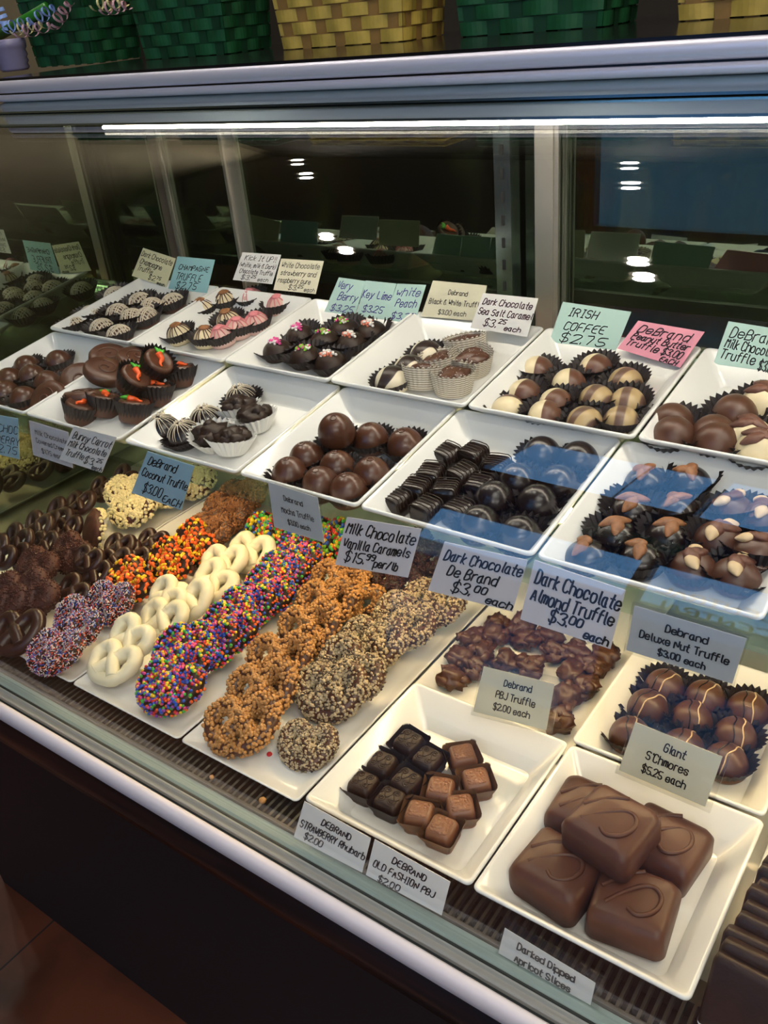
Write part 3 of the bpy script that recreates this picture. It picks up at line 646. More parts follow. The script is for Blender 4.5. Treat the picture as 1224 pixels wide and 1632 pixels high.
def sweets(name, cat, desc, group, rows, plane, parts, hc=.012, tilt=TILT, yaw=.5, lean_j=.10, px=None, R=None, seed=1):
    # rows run back to front, each left to right; parts: [(name, mesh, label or None)]
    rnd = random.Random(seed); p0, n = plane; out = []
    for i, row in enumerate(rows):
        for j, s in enumerate(row):
            u, v = s[0], s[1]; yw = s[2] if len(s) > 2 else rnd.uniform(-yaw, yaw); ln = s[3] if len(s) > 3 else rnd.uniform(-lean_j, lean_j); up = s[4] if len(s) > 4 else 0
            pt, t = on(u, v, p0, n, hc + up); base = pt - n * hc
            ylim = .778 + .039 if plane is P_BACK else .594 + .039 if plane is P_FRONT else None   # sweets stand on the tray floor, not on its front rim
            if ylim and base.y < ylim: base.z -= n.y * (ylim - base.y) / n.z; base.y = ylim
            rn = rowname(i, len(rows)); lab = f"{desc}, {colname(j, len(row))}" + (f" in {rn} row" if rn else '')
            if len(rows) * len(row) == 1: lab = desc
            assert lab not in LABELS, lab; LABELS.add(lab)
            if len(lab.split()) > 16: print('LONG', lab)
            e = thing(name, lab, cat, base, (tilt + ln, rnd.uniform(-lean_j, lean_j) * .6, yw), group)
            for nm, me, pl in parts:
                o = link(nm, me, e)
                if pl: o['label'] = pl
                if nm in ('candy_coating', 'crumb_coating', 'nonpareil_coating', 'sprinkles', 'chip_coating'): o['kind'] = 'stuff'
            out.append(e)
    return out
def D(mb, name, m): return mb.data(name, m)
# ---- back row
R_, H_ = .0205, .026
sweets('champagne_truffle', 'truffle', 'milk truffle with white crosshatch drizzle', 'crosshatched truffles in the left back tray',
       [[(182, 465), (221, 475), (240, 483), (274, 476)], [(142, 496), (185, 493), (208, 501), (231, 499)], [(115, 513), (160, 517), (187, 527)]], P_BACK,
       [('shell', D(dome(R_, H_), 'shell', 'milk2'), None), ('drizzle', D(crosshatch(R_, H_, .0012), 'drizzle', 'ivory'), 'white crosshatch drizzle'), ('paper_cup', cup(R_, flare=1.5, h=.021), None)], hc=.019)
R_, H_ = .0195, .028
top = MB(); lump(top, (0, 0, H_), R_ * .42, .25, 3, (1, 1, .35), 2)
sweets('striped_truffle', 'truffle', 'white truffle with dark stripes', 'white truffles with dark stripes',
       [[(322, 485), (358.5, 473)], [(362, 503)], [(284, 525), (325, 531)]], P_BACK,
       [('shell', D(dome(R_, H_, p=2), 'shell', 'white'), None), ('drizzle', D(meridians(R_, H_, .0011, 14), 'drizzle', 'cocoa'), 'dark brown stripes'), ('topping', D(top, 'topping', 'toffee'), None), ('paper_cup', cup(R_, flare=1.42, h=.020), None)], hc=.020)
sweets('striped_truffle', 'truffle', 'white truffle with pink and brown stripes', 'white truffles with pink stripes',
       [[(401, 470), (443, 481)], [(407.5, 508)], [(353, 530), (376, 518)]], P_BACK,
       [('shell', D(dome(R_, H_, p=2), 'shell', 'rose'), None), ('drizzle', D(meridians(R_, H_, .0014, 11, seed=4), 'drizzle', 'pink'), 'pink stripes'), ('topping', D(top, 'topping', 'pink'), None), ('paper_cup', cup(R_, flare=1.42, h=.022), None)], hc=.019)
R_, H_ = .0225, .025
shell = D(dome(R_, H_), 'shell', 'dark2'); cp = cup(R_, flare=1.42, h=.019)
for cols_, desc, gl_, rows in ((['c_pink', 'c_pink', 'c_white'], 'dark truffle topped with pink sprinkles', 'pink sprinkled truffles', [[(478, 532)], [(442, 556)]]),
                              (['c_lime', 'c_lime', 'c_pink', 'c_white'], 'dark truffle topped with green sprinkles', 'green sprinkled truffles', [[(548, 522)], [(517, 541)], [(487, 566)]]),
                              (['c_white', 'c_white', 'c_coral'], 'dark truffle topped with white sprinkles', 'white sprinkled truffles', [[(591, 526)], [(560, 545)], [(527, 575)]])):
    sweets('sprinkle_truffle', 'truffle', desc, gl_, rows, P_BERRY, [('shell', shell, None), ('sprinkles', sprinkle_cluster(R_, H_, cols_).data('sprinkles', cols_), None), ('paper_cup', cp, None)], hc=.013)
R_, H_ = .0225, .030
sweets('swirled_truffle', 'truffle', 'black and white swirled dome', 'black and white swirled truffles', [[(679, 556)], [(652, 580)], [(624, 597)]], P_BACK,
       [('shell', D(dome(R_, H_), 'shell', 'swirl'), None), ('paper_cup', cup(R_, flare=1.25, h=.018), None)], hc=.020)
def turtle(R):
    mb = MB(); rnd = random.Random(9)
    for k in range(6):
        a = 2 * pi * k / 6; lump(mb, (cos(a) * R * .5, sin(a) * R * .5, R * (.75 + .2 * (k % 2))), R * .5, .2, 1.5, (1.25, .7, .6), k)
    lump(mb, (0, 0, R * 1.05), R * .55, .2, 1.5, (1.3, .8, .55), 11); lump(mb, (0, 0, R * .45), R * .8, .15, 1.5, (1, 1, .55), 12); return mb
R_ = .0225
slt = MB(); rnd = random.Random(4)
for k in range(46): a = rnd.uniform(0, 6.3); r = R_ * .75 * rnd.random(); ball(slt, (r * cos(a), r * sin(a), R_ * (1.36 - .35 * r / R_)), .0007 * rnd.uniform(.7, 1.4), 0)
sweets('sea_salt_caramel', 'caramel', 'salted nut caramel in beige waffle cup', 'salted caramels in waffle paper cups',
       [[(742, 546)], [(700, 574), (748, 568)], [(672, 592), (719, 598)]], P_BACK,
       [('cluster', D(turtle(R_), 'cluster', 'milk2'), None), ('salt', D(slt, 'salt', 'salt'), 'white salt crystals'), ('paper_cup', cup(R_, h=.029, flare=1.22, base=1.0, mat_='waffle', amp=.03), 'beige waffle paper cup')], hc=.022, yaw=3)
R_, H_ = .0200, .0265; cp = cup(R_, flare=1.42, h=.019)
sweets('half_truffle', 'truffle', 'half white half milk truffle', 'half white half milk truffles', [[(950, 575, -.3), (855, 579, .2)][::-1], [(835, 616, -.2), (905, 599, .4)], [(805, 644, 1.9), (868, 650, .2), (886, 631, -.4)]], P_BACK,
       [('shell', D(dome(R_, H_), 'shell', 'half'), None), ('paper_cup', cp, None)], hc=.0195)
sweets('marbled_truffle', 'truffle', 'tan and brown marbled truffle', 'marbled truffles beside the half white ones', [[(997, 597)], [(950, 625), (1000, 629)], [(932, 660), (989, 660)]], P_BACK,
       [('shell', D(dome(R_, H_), 'shell', 'bands'), None), ('paper_cup', cp, None)], hc=.0195)
R_, H_ = .0235, .036; cp = cup(R_, flare=1.38, h=.022)
sweets('milk_truffle', 'truffle', 'plain milk chocolate dome by the pecan topped ones', 'plain milk domes in the right back tray', [[(1173, 645)], [(1072, 660), (1139, 678)], [(1068, 692), (1131, 708)]], P_BACK,
       [('shell', D(dome(R_, H_), 'shell', 'milk2'), None), ('paper_cup', cp, None)], hc=.026)
sweets('pecan_truffle', 'truffle', 'white truffle with pecan halves', 'white truffles with pecans at the right edge', [[(1219, 628)], [(1196, 684)], [(1204, 716)]], P_BACK,
       [('shell', D(dome(R_, H_), 'shell', 'white'), None)] + [('pecan', m, None) for m in nuts_on(R_, H_, 3, 'pecan', .56, .30, 2)] + [('paper_cup', cp, None)], hc=.026)
# ---- front row
R_, H_ = .0215, .030; cp = cup(R_, flare=1.3, h=.018)
sweets('milk_truffle', 'truffle', 'shiny milk chocolate dome near the end glass', 'shiny milk domes at the left end', [[(40, 577), (90, 569)], [(12, 597), (48, 592), (72, 603)], [(3, 618), (34, 628)]], P_FRONT,
       [('shell', D(dome(R_, H_, p=2), 'shell', 'milk'), None), ('paper_cup', cp, None)], hc=.020)
def creme(R, h):
    mb = MB(); lathe(mb, [(R * .9, 0), (R, h * .25), (R * .99, h * .7), (R * .88, h * .96), (R * .5, h), (.001, h * .97)], 34, cap1=False)
    tube(mb, [(R * (.1 + .45 * i / 20) * cos(i * .4), R * (.1 + .45 * i / 20) * sin(i * .4), h) for i in range(21)], R * .05, 6); return mb
R_ = .030; cm = D(creme(R_, .016), 'creme', 'milk2')
for lab, u, v, rot, up in (('round flat milk chocolate creme propped upright at the front of its tray', 81, 634, (radians(48), 0, .2), .010),
                           ('round flat milk chocolate creme leaning behind the propped front one', 128, 604, (radians(30), .3, .5), .010),
                           ('round milk chocolate creme lying on top of the pile', 163, 592, (radians(18), .35, 1), .028),
                           ('round milk chocolate creme at the back top of the pile', 172, 570, (radians(20), -.2, 2), .022),
                           ('round milk chocolate creme seen edge on, below the pile', 134, 632, (radians(12), .2, 3), .012),
                           ('small milk chocolate creme tucked behind the tallest carrot truffle', 216, 573, (radians(8), -.3, 3), .02)):
    pt, t = on(u, v, *P_FRONT, h=up + .008)
    thing('chocolate_creme', lab, 'chocolate', pt - NRM * .008, rot, 'flat milk chocolate cremes', cm)
def carrot_parts(R, H):
    sh = MB(); lathe(sh, [(R * .84, 0), (R * .92, H * .1), (R, H * .55), (R * .98, H * .85), (R * .86, H * .97), (R * .7, H * .97), (R * .66, H * .93), (.001, H * .94)], 30, cap1=False)
    ca = MB(); tube(ca, [(-R * .6 + R * 1.0 * i / 8, .08 * R * sin(i), H * .99) for i in range(9)], [R * (.06 + .17 * i / 8) for i in range(9)], 8)
    lf = MB()
    for k in (-1, 0, 1): tube(lf, [(R * .4, 0, H), (R * .62, k * R * .15, H * 1.03), (R * .85, k * R * .32, H * 1.0)], [R * .1, R * .13, R * .05], 7)
    return [('shell', D(sh, 'shell', 'milk2'), None), ('icing_carrot', D(ca, 'icing_carrot', 'carrot'), 'orange icing carrot'), ('icing_leaf', D(lf, 'icing_leaf', 'leaf'), 'green icing leaves'), ('paper_cup', cup(R, flare=1.22, h=H * .95), None)]
R_, H_ = .0215, .030
cps = carrot_parts(R_, H_)
for lab, u, v, rot, up in (('carrot iced truffle lying high on the pile with its cup behind', 234, 577, (radians(38), -.5, 2.4), .034),
                           ('carrot iced truffle tipped over in the middle of the pile', 198, 603, (radians(35), -.45, 2.5), .028),
                           ('carrot iced truffle standing alone near the back right', 285, 597, (TILT, 0, 3.4), 0),
                           ('carrot iced truffle in shadow beside the right tray wall', 243, 629, (TILT + .1, -.1, 3.6), 0),
                           ('carrot iced truffle with green leaf showing, front of pile', 160, 646, (TILT + .2, .1, 2.6), 0),
                           ('carrot iced truffle at the front right, orange tip showing', 207, 655, (TILT + .15, -.1, 3.3), 0),
                           ('carrot iced truffle at the front, half hidden under the cremes', 119, 656, (TILT + .2, .2, 1.9), 0)):
    pt, t = on(u, v, *P_FRONT, h=up + .016)
    e = thing('carrot_truffle', lab, 'truffle', pt - NRM * .016, rot, 'carrot iced truffles')
    for nm, me, pl in cps:
        o = link(nm, me, e)
        if pl: o['label'] = pl
R_, H_ = .0225, .030
top = MB(); rnd = random.Random(8)
for k in range(30): a = rnd.uniform(0, 6.3); r = R_ * .34 * rnd.random() ** .5; tube(top, [(r * cos(a), r * sin(a), H_ * .99), (r * cos(a) + rnd.uniform(-.003, .003), r * sin(a) + rnd.uniform(-.003, .003), H_ * 1.05)], .0008, 5)
sweets('coconut_truffle', 'truffle', 'dark truffle with white radiating drizzle', 'drizzled coconut truffles', [[(384, 629)], [(327, 663)], [(259, 676), (293, 687)]], P_FRONT,
       [('shell', D(dome(R_, H_, p=1.9), 'shell', 'dark'), None), ('drizzle', D(meridians(R_, H_, .0006, 20, .2, .95, seed=6), 'drizzle', 'ivory'), 'thin white drizzle'), ('topping', D(top, 'topping', 'ivory'), 'white coconut shreds'), ('paper_cup', cup(R_, flare=1.3, h=.014), None)], hc=.018)
def cluster(R, seed, n=6, mat_='milk2', amp=.3):
    mb = MB(); rnd = random.Random(seed)
    lump(mb, (0, 0, R * .55), R * .8, amp, 1.6, (1, 1, .72), seed)
    for k in range(n):
        a = rnd.uniform(0, 6.3); r = R * rnd.uniform(.3, .75)
        lump(mb, (r * cos(a), r * sin(a), R * rnd.uniform(.35, .85)), R * rnd.uniform(.28, .46), amp, 2.2, (1.1, .9, .8), seed * 5 + k, ICO2)
    return mb
R_ = .0215
sweets('coconut_cluster', 'chocolate', 'rough dark chocolate cluster in white cup', 'dark clusters in white paper cups', [[(379, 655), (405, 670)], [(339, 696), (365, 707)]], P_FRONT,
       [('cluster', D(rotated(cluster(R_ * 1.08, 3, 10, amp=.45), None, (0, 0, .006)), 'cluster', 'dark2'), None), ('paper_cup', cup(R_, flare=1.42, h=.021, mat_='cupw'), 'white paper cup')], hc=.014, yaw=3)
R_, H_ = .0215, .033; cp = cup(R_, flare=1.3, h=.018)
rim = MB(); tube(rim, [(R_ * .16 * cos(i * pi / 6), R_ * .16 * sin(i * pi / 6), H_ * .995) for i in range(12)], .0007, 5, closed=True)
shell = D(dome(R_, H_), 'shell', 'milk')
mo = [('shell', shell, None), ('seam', D(rim, 'seam', 'milk'), None), ('paper_cup', cp, None)]
sweets('mocha_truffle', 'truffle', 'smooth milk chocolate mocha truffle', 'mocha truffles in the front row tray', [[(538, 692), (590, 690), (645, 698)], [(488, 720), (534, 736), (588, 746)], [(459, 746), (507, 762), (553, 773)]], P_FRONT, mo, hc=.022)
pt, t = on(533, 674, *P_FRONT, h=.045); e = thing('mocha_truffle', 'milk chocolate mocha truffle perched on top of the others', 'truffle', pt - NRM * .02, (TILT + .2, .2, 0), 'mocha truffles in the front row tray')
for nm, me, pl in mo[:2]: link(nm, me, e)
def square(w, h, drizzle=True):
    mb = MB(); hw = w / 2
    loft(mb, [rr(hw - .001, hw - .001, .004, 0), rr(hw + .0006, hw + .0006, .005, .003), rr(hw, hw, .005, h * .7), rr(hw - .0012, hw - .0012, .005, h * .92), rr(hw - .0035, hw - .0035, .004, h)])
    dz = MB()
    for k in range(6):
        y = (-.42 + .84 * k / 5) * w
        tube(dz, [(-hw - .0004, y - .001, h * .55), (-hw + .001, y, h * .93), (-hw + .004, y + .0008, h + .0002), (0, y + .0016, h + .0003), (hw - .004, y + .0008, h + .0002), (hw - .001, y, h * .93), (hw + .0004, y - .001, h * .55)], .00065, 5)
    return mb, dz
a, b = square(.0275, .021)
sweets('vanilla_caramel', 'caramel', 'square dark caramel with ridged drizzle', 'square drizzled caramels',
       [[(714, 725), (755, 725)], [(688, 756), (739, 757), (790, 745)], [(662, 780), (711, 785), (766, 775)], [(633, 800), (680, 812), (731, 816)]], P_FRONT,
       [('caramel', D(a, 'caramel', 'dark'), None), ('drizzle', D(b, 'drizzle', 'dark2'), None)], hc=.012, yaw=.35)
R_, H_ = .0215, .033; cp = cup(R_, flare=1.32, h=.018)
sweets('dark_truffle', 'truffle', 'smooth dark chocolate dome', 'smooth dark domes beside the caramels', [[(864, 713), (922, 722)], [(825, 756), (892, 760)], [(785, 787), (853, 792)], [(763, 826), (829, 841)]], P_FRONT,
       [('shell', D(dome(R_, H_), 'shell', 'dark'), None), ('paper_cup', cp, None)], hc=.022)
R_, H_ = .0215, .026; cp = cup(R_, flare=1.42, h=.020)
sh = D(dome(R_, H_), 'shell', 'dark')
for k, (desc, rows) in enumerate((('dark truffle topped with three almonds', [[(1031, 753), (1100, 753)], [(1006, 797), (1081, 800)], [(980, 838), (1064, 840)]]),)):
    sweets('almond_truffle', 'truffle', desc, 'almond topped truffles', rows, P_FRONT, [('shell', sh, None)] + [('almond', m, None) for m in nuts_on(R_, H_, 3, 'nut', .54, .29, k)] + [('paper_cup', cp, None)], hc=.023, yaw=2)
sweets('almond_truffle', 'truffle', 'dark truffle with two almonds nearest the card', 'almond topped truffles', [[(934, 876), (1022, 876)]], P_FRONT, [('shell', sh, None)] + [('almond', m, None) for m in nuts_on(R_, H_, 2, 'nut', .54, .29, 8)] + [('paper_cup', cp, None)], hc=.023, yaw=2)
sh = D(dome(R_, H_), 'shell', 'milk2')
sweets('nut_truffle', 'truffle', 'milk truffle with pecan and pale nut', 'mixed nut truffles beside the almond truffles', [[(1169, 800), (1216, 812)], [(1144, 842), (1207, 866)], [(1103, 890), (1172, 902)]], P_FRONT,
       [('shell', sh, None)] + [('pecan', m, None) for m in nuts_on(R_, H_, 2, 'pecan', .6, .34, 3)] + [('pale_nut', m, None) for m in nuts_on(R_, H_, 2, 'cashew', .42, .3, 6, .5)] + [('paper_cup', cp, None)], hc=.023, yaw=3)
# ---- deck: nut clusters
rows = [[(792, 989), (830, 991), (877, 1006)], [(753, 1015), (790, 1012), (839, 1018), (889, 1035), (918, 1034), (970, 1038)], [(728, 1043), (771, 1035), (807, 1051), (848, 1054), (908, 1067), (941, 1057)], [(718, 1078), (755, 1062), (905, 1103), (931, 1090), (893, 1142)]]
cl_ = [D(cluster(.0195, s, 9, amp=.62), 'cluster', 'milk2') for s in (21, 22, 23, 24)]
rnd = random.Random(12)
for i, row in enumerate(rows):
    row = sorted(row)
    for j, (u, v) in enumerate(row):
        pt, t = on(u, v + 3, *P_DECK, h=.012); pt -= Vector((0, 0, .012))
        lab = f"rough milk chocolate nut cluster, {colname(j, len(row))} in {rowname(i, 4)} row"; LABELS.add(lab)
        thing('nut_cluster', lab, 'chocolate', pt, (rnd.uniform(-.3, .3), rnd.uniform(-.3, .3), rnd.uniform(0, 6)), 'milk chocolate nut clusters', cl_[(i + j) % 4])
# ---- deck: pale striped truffles in the deep tray
R_, H_ = .0225, .032; cp = cup(R_, flare=1.35, h=.020)
sweets('nut_egg_truffle', 'truffle', 'milk truffle with one pale and one dark line', 'milk truffles with fine lines', [[(1060, 1083), (1125, 1102), (1194, 1120)], [(1034, 1116), (1104, 1136), (1172, 1162)], [(1006, 1162), (1090, 1180), (1159, 1204)]], P_DTRAY,
       [('shell', D(dome(R_, H_), 'shell', 'milk2'), None), ('pale_line', D(lines_over(R_, H_, .0008, (.28,)), 'pale_line', 'cashew'), 'pale line'), ('dark_line', D(lines_over(R_, H_, .0008, (-.12,)), 'dark_line', 'dark'), 'dark line'), ('paper_cup', cp, None)], hc=.022, tilt=0)
# ---- deck: square patterned truffles
def scroll(w, h):
    mb = MB()
    for sx, sy in ((-1, -1), (1, 1), (-1, 1), (1, -1)):
        tube(mb, [(sx * w * .21 + w * (.03 + .018 * i / 2) * cos(sx * i * .7), sy * w * .21 + w * (.03 + .018 * i / 2) * sin(sy * i * .7), h) for i in range(15)], .0007, 5)
    tube(mb, [(-w * .4 + w * .8 * i / 14, w * .12 * sin(i * .9), h) for i in range(15)], .0007, 5); return mb
w_ = .0275; a, _ = square(w_, .023)
sqcup = MB(); hw = w_ / 2
def sqring(s, z, amp): 
    p = rr(s, s, .005, z, 12); c_ = []
    for i, q in enumerate(p): k = 1 + (amp if i % 2 else -amp); c_.append((q[0] * k, q[1] * k, z + (.0006 if i % 2 else -.0006) * (1 if z > .01 else 0)))
    return c_
loft(sqcup, [sqring(hw * .95, .0002, .01), sqring(hw * 1.1, .009, .015), sqring(hw * 1.36, .020, .03)], cap=False)
sweets('square_truffle', 'truffle', 'dark square truffle with scroll pattern', 'dark scroll patterned square truffles', [[(652, 1183), (682, 1211)], [(610, 1218), (649, 1246)], [(579, 1251), (621, 1276)]], P_DTRAY,
       [('shell', D(a, 'shell', 'dark2'), None), ('scroll', D(scroll(w_, .023), 'scroll', 'dark2'), None), ('paper_cup', D(sqcup, 'paper_cup', 'cup'), None)], hc=.016, tilt=.02, yaw=.12, lean_j=.05)
a, _ = square(w_, .023)
top = MB(); loft(top, [rr(hw - .004, hw - .004, .003, .0225), rr(hw - .0045, hw - .0045, .003, .0236)])
M['milk3'] = mat('warm_milk_chocolate', (.17, .066, .030), .4, noise_amt=.2)
sweets('square_truffle', 'truffle', 'milk chocolate square truffle with dimpled top', 'dimpled milk chocolate square truffles', [[(737, 1206, .8), (759, 1244, .75)], [(702, 1259, .35), (733, 1287, .7)], [(669, 1298, .3), (705, 1322, .1)]], P_DTRAY,
       [('shell', D(a, 'shell', 'milk3'), None), ('dimpled_top', D(top, 'dimpled_top', 'dimple'), None), ('paper_cup', D(sqcup, 'paper_cup', 'cup2'), 'brown glassine cup')], hc=.016, tilt=.02, yaw=.1, lean_j=.05)
# ---- deck: big blocks
def block(w, d, h, seed):
    mb = MB(); hw, hd = w / 2, d / 2
    loft(mb, [rr(hw - .003, hd - .003, .006, 0), rr(hw, hd, .008, .004), rr(hw - .0005, hd - .0005, .008, h * .72), rr(hw - .003, hd - .003, .008, h * .92), rr(hw - .008, hd - .008, .006, h), rr(hw * .4, hd * .4, .004, h + .0012)])
    mb.v = [tuple(Vector(p) + Vector((noise.noise(Vector(p) * 45 + Vector((seed, 0, 0))), noise.noise(Vector(p) * 45 + Vector((0, seed, 3))), noise.noise(Vector(p) * 40 + Vector((5, seed, 0))) * .6)) * .0034 * (1 if p[2] > .001 else .3)) for p in mb.v]
    sw = MB(); rnd = random.Random(seed)
    pts = [(-.30, -.25), (-.05, .10), (.18, .26), (.34, .12), (.30, -.15), (.10, -.30), (-.02, -.22)]
    tube(sw, [(x * w, y * d, h + .0002) for x, y, _ in chaikin([(x, y, 0) for x, y in pts], 3)], .0021, 7)
    tube(sw, [(x * w - .004, y * d + .005, h) for x, y, _ in chaikin([(-.34, -.1, 0), (-.1, .22, 0), (.1, .34, 0)], 3)], .0022, 7)
    return D(mb, 'block', 'smore'), D(sw, 'swirl', 'smore')
M['smore'] = mat('smooth_milk_chocolate', (.080, .026, .012), .42, spec=.35, noise_amt=.2, noise_scale=30, bump=.15, bump_scale=60)
for lab, x, y, z, rot, s in (('big milk chocolate block at the front left of its tray', -.233, .488, .008, (0, 0, -.12), 1),
                             ('big milk chocolate block at the front right, nearest the slabs', -.163, .490, .008, (0, 0, .12), 2),
                             ('big milk chocolate block at the right back of its tray', -.162, .566, .008, (.05, 0, -.1), 3),
                             ('big milk chocolate block at the back left, under the top one', -.238, .563, .008, (.05, 0, -.05), 4),
                             ('big milk chocolate block lying on top of the other four', -.2, .529, .0445, (.06, -.02, -.16), 5)):
    e = thing('marshmallow_bar', lab, 'chocolate bar', (x, y, z), rot, 'big milk chocolate blocks')
    a, b = block(.068, .064, .035, s); link('block', a, e); link('swirl', b, e)
# ---- deck: dark slabs at the right
for k in range(9):
    y = .434 + .0135 * k
    mb = MB(); loft(mb, [rr(.052, .0050, .0035, 0), rr(.054, .0056, .004, .004), rr(.054, .0056, .004, .058), rr(.052, .0050, .0035, .064)])
    mb.v = [tuple(Vector(p) + Vector((0, .9, .6)) * .0016 * noise.noise(Vector(p) * 55 + Vector((k * 3, 0, 0)))) for p in mb.v]
    lab = 'dark chocolate dipped slab, ' + ('nearest the front glass' if k == 0 else 'at the back of the leaning row' if k == 8 else ORD[k] + ' from the front of the leaning row')
    thing('chocolate_slab', lab, 'chocolate', (-.034 + .001 * k + .002 * sin(k * 2.3), y, .006 + .002 * (k % 2)), (-radians(24), 0, -.04 + .03 * sin(k)), 'dark dipped slabs leaning in a row', D(mb, 'slab', 'dark2'))

# ------------------------------------------------------------------ pretzels
PZ = chaikin([(.46, -.66, .10), (.26, -.30, .14), (.05, -.02, .16), (-.08, .16, .02), (-.20, .42, 0), (-.46, .66, 0), (-.78, .62, 0), (-.98, .26, 0), (-.92, -.22, 0), (-.66, -.62, 0), (-.24, -.84, 0), (.24, -.84, 0),
              (.66, -.62, 0), (.92, -.22, 0), (.98, .26, 0), (.78, .62, 0), (.46, .66, 0), (.20, .42, 0), (.08, .16, .06), (-.05, -.02, .02), (-.26, -.30, .10), (-.46, -.66, .12)], 2)
def pretzel(w, rad, mat_, wob=.0, seg=10, wrinkle=0):
    s = w / 2 - rad; pts = [Vector((p.x * s, p.y * s * .92, rad + p.z * s)) for p in PZ]
    rnd = random.Random(2)
    mb = MB(); tube(mb, pts, [rad * (1 + wob * noise.noise(p * 60)) for p in pts], seg)
    if wrinkle:
        mb.v = [tuple(Vector(p) + Vector((0, 0, 1)) * wrinkle * noise.noise(Vector((p[0] * 150 + p[1] * 40, p[1] * 160, 0))) + Vector(p) * wrinkle * 6 * noise.noise(Vector(p) * 80)) for p in mb.v]
    return mb, pts
def coat(pts, rad, n, size, mats, seed, src=ICO1, kind='ball', weights=None):
    mb = MB(); rnd = random.Random(seed); m = len(pts)
    idx = list(range(len(mats)))
    for k in range(n):
        i = rnd.randrange(m - 1); f = rnd.random(); p = pts[i].lerp(pts[i + 1], f); t = (pts[i + 1] - pts[i]).normalized()
        a = t.cross(Vector((0, 0, 1))).normalized(); b = a.cross(t); ang = rnd.uniform(-.25 * pi, 1.25 * pi)
        if b.z < 0: b = -b
        d = a * cos(ang) + b * sin(ang); q = p + d * (rad + size * rnd.uniform(-.2, .5)); mi = rnd.choices(idx, weights)[0] if weights else rnd.choice(idx)
        if kind == 'ball': ball(mb, q, size * rnd.uniform(.8, 1.15), mi, src)
        elif kind == 'disc': ball(mb, q, size * rnd.uniform(.9, 1.1), mi, src, (1, 1, .62), Matrix.Rotation(rnd.uniform(0, 3), 3, 'X') @ Matrix.Rotation(rnd.uniform(0, 3), 3, 'Y'))
        elif kind == 'rod': ball(mb, q, size * rnd.uniform(.8, 1.1), mi, src, (2.2, .62, .62), Matrix.Rotation(rnd.uniform(0, 6), 3, 'Z') @ Matrix.Rotation(rnd.uniform(-.8, .8), 3, 'Y'))
        elif kind == 'chip':
            r = Matrix.Rotation(rnd.uniform(0, 6), 3, 'Z') @ Matrix.Rotation(rnd.uniform(-1.2, 1.2), 3, 'X')
            k0 = len(mb.v); g = MB(); lathe(g, [(size * .85, -size * .5), (size, -size * .25), (size * .8, size * .25), (size * .3, size * .75), (size * .08, size * .95)], 7)
            mb.add([r @ Vector(p_) + q for p_ in g.v], g.f, mi)
        else:
            s_ = size * rnd.uniform(.5, 1.5); v = [Vector((p_.x * rnd.uniform(.7, 1.3), p_.y * rnd.uniform(.7, 1.3), p_.z * rnd.uniform(.6, 1.2))) * s_ + q for p_ in src[0]]; mb.add(v, src[1], mi)
    return mb
def pretzels(desc, group, spots, w, body, coating=None, cname='candy_coating', tilt=38, seed=1, yaw=.45, hc=.024, plane=None, cat='pretzel', tags=None):
    rnd = random.Random(seed); p0, n = plane or P_DECK
    for j, s in enumerate(spots):                       # front to back
        pt, t = on(s[0], s[1], p0, n, s[3] if len(s) > 3 else hc)
        pos = tags[j] if tags else ('nearest the front' if j == 0 else 'at the back of its row' if j == len(spots) - 1 else ORD[j] + ' from the front')
        lab = f'{desc}, {pos}'; assert lab not in LABELS, lab; LABELS.add(lab)
        if len(lab.split()) > 16: print('LONG', lab)
        k = (s[2] if len(s) > 2 else w) / w
        th = radians((tilt if j or tags else 25) + rnd.uniform(-7, 7) * (1 if j else .3)); yw = s[4] if len(s) > 4 else rnd.uniform(-yaw, yaw)
        rot = Matrix.Rotation(th, 3, 'X') @ Matrix.Rotation(yw, 3, 'Z')
        c = Vector((0, 0, .008))
        e = thing('pretzel', lab, cat, pt - rot @ c, rot.to_euler(), group); e.scale = (k, k, k)
        link('pretzel_body', body, e)
        if coating:
            o = link(cname, coating, e, kind='stuff')
cols8 = ['c_red', 'c_orange', 'c_yellow', 'c_green', 'c_blue', 'c_pink', 'c_purple', 'c_blue']
# white dipped
W = .084; mb, pts = pretzel(W, .0096, 'yogurt', .16, 12, .0020)
pretzels('white dipped pretzel', 'white dipped pretzels', [(183, 1056, .082, .022, .1), (211, 1016, .078, .030, -.2), (262, 985, .080, .026, .2), (302, 955, .082, .030, .5), (268, 950, .07, .036, -.4), (345, 926, .082, .030, -.3), (358, 895, .08, .034, .3), (402, 880, .085, .030, .1)], W, D(mb, 'pretzel_body', 'yogurt'), seed=3)
# nonpareil
W = .088; mb, pts = pretzel(W, .0090, 'dark', .05)
ct = coat(pts, .0090, 3000, .00105, None or [0] * 6, 5, ICO1, 'rod')
MN = ['c_white', 'c_red', 'c_blue', 'c_lav', 'c_orange', 'c_white']
pretzels('pretzel covered in fine mixed nonpareils', 'nonpareil pretzels', [(88, 1036, .088, .026, .3), (124, 992, .088, .034, -.2), (176, 958, .084, .030, .2)], W, D(mb, 'pretzel_body', 'dark2'), D(ct, 'nonpareils', MN), 'nonpareil_coating', seed=5)
# rainbow candy balls
W = .094; mb, pts = pretzel(W, .0100, 'dark', .05)
ct = coat(pts, .0100, 1250, .0021, cols8, 6, ICO2)
pretzels('dark pretzel covered in rainbow candy balls', 'rainbow candy ball pretzels', [(272, 1094, .094, .026, .2), (290, 1046, .092, .036, -.3), (336, 1024, .088, .034, .4), (366, 1000, .088, .036, 0), (396, 965, .086, .036, .4), (428, 940, .086, .036, -.3), (453, 910, .086, .036, .2), (472, 885, .086, .034, -.2)], W, D(mb, 'pretzel_body', 'dark2'), D(ct, 'candy_balls', cols8), seed=7)
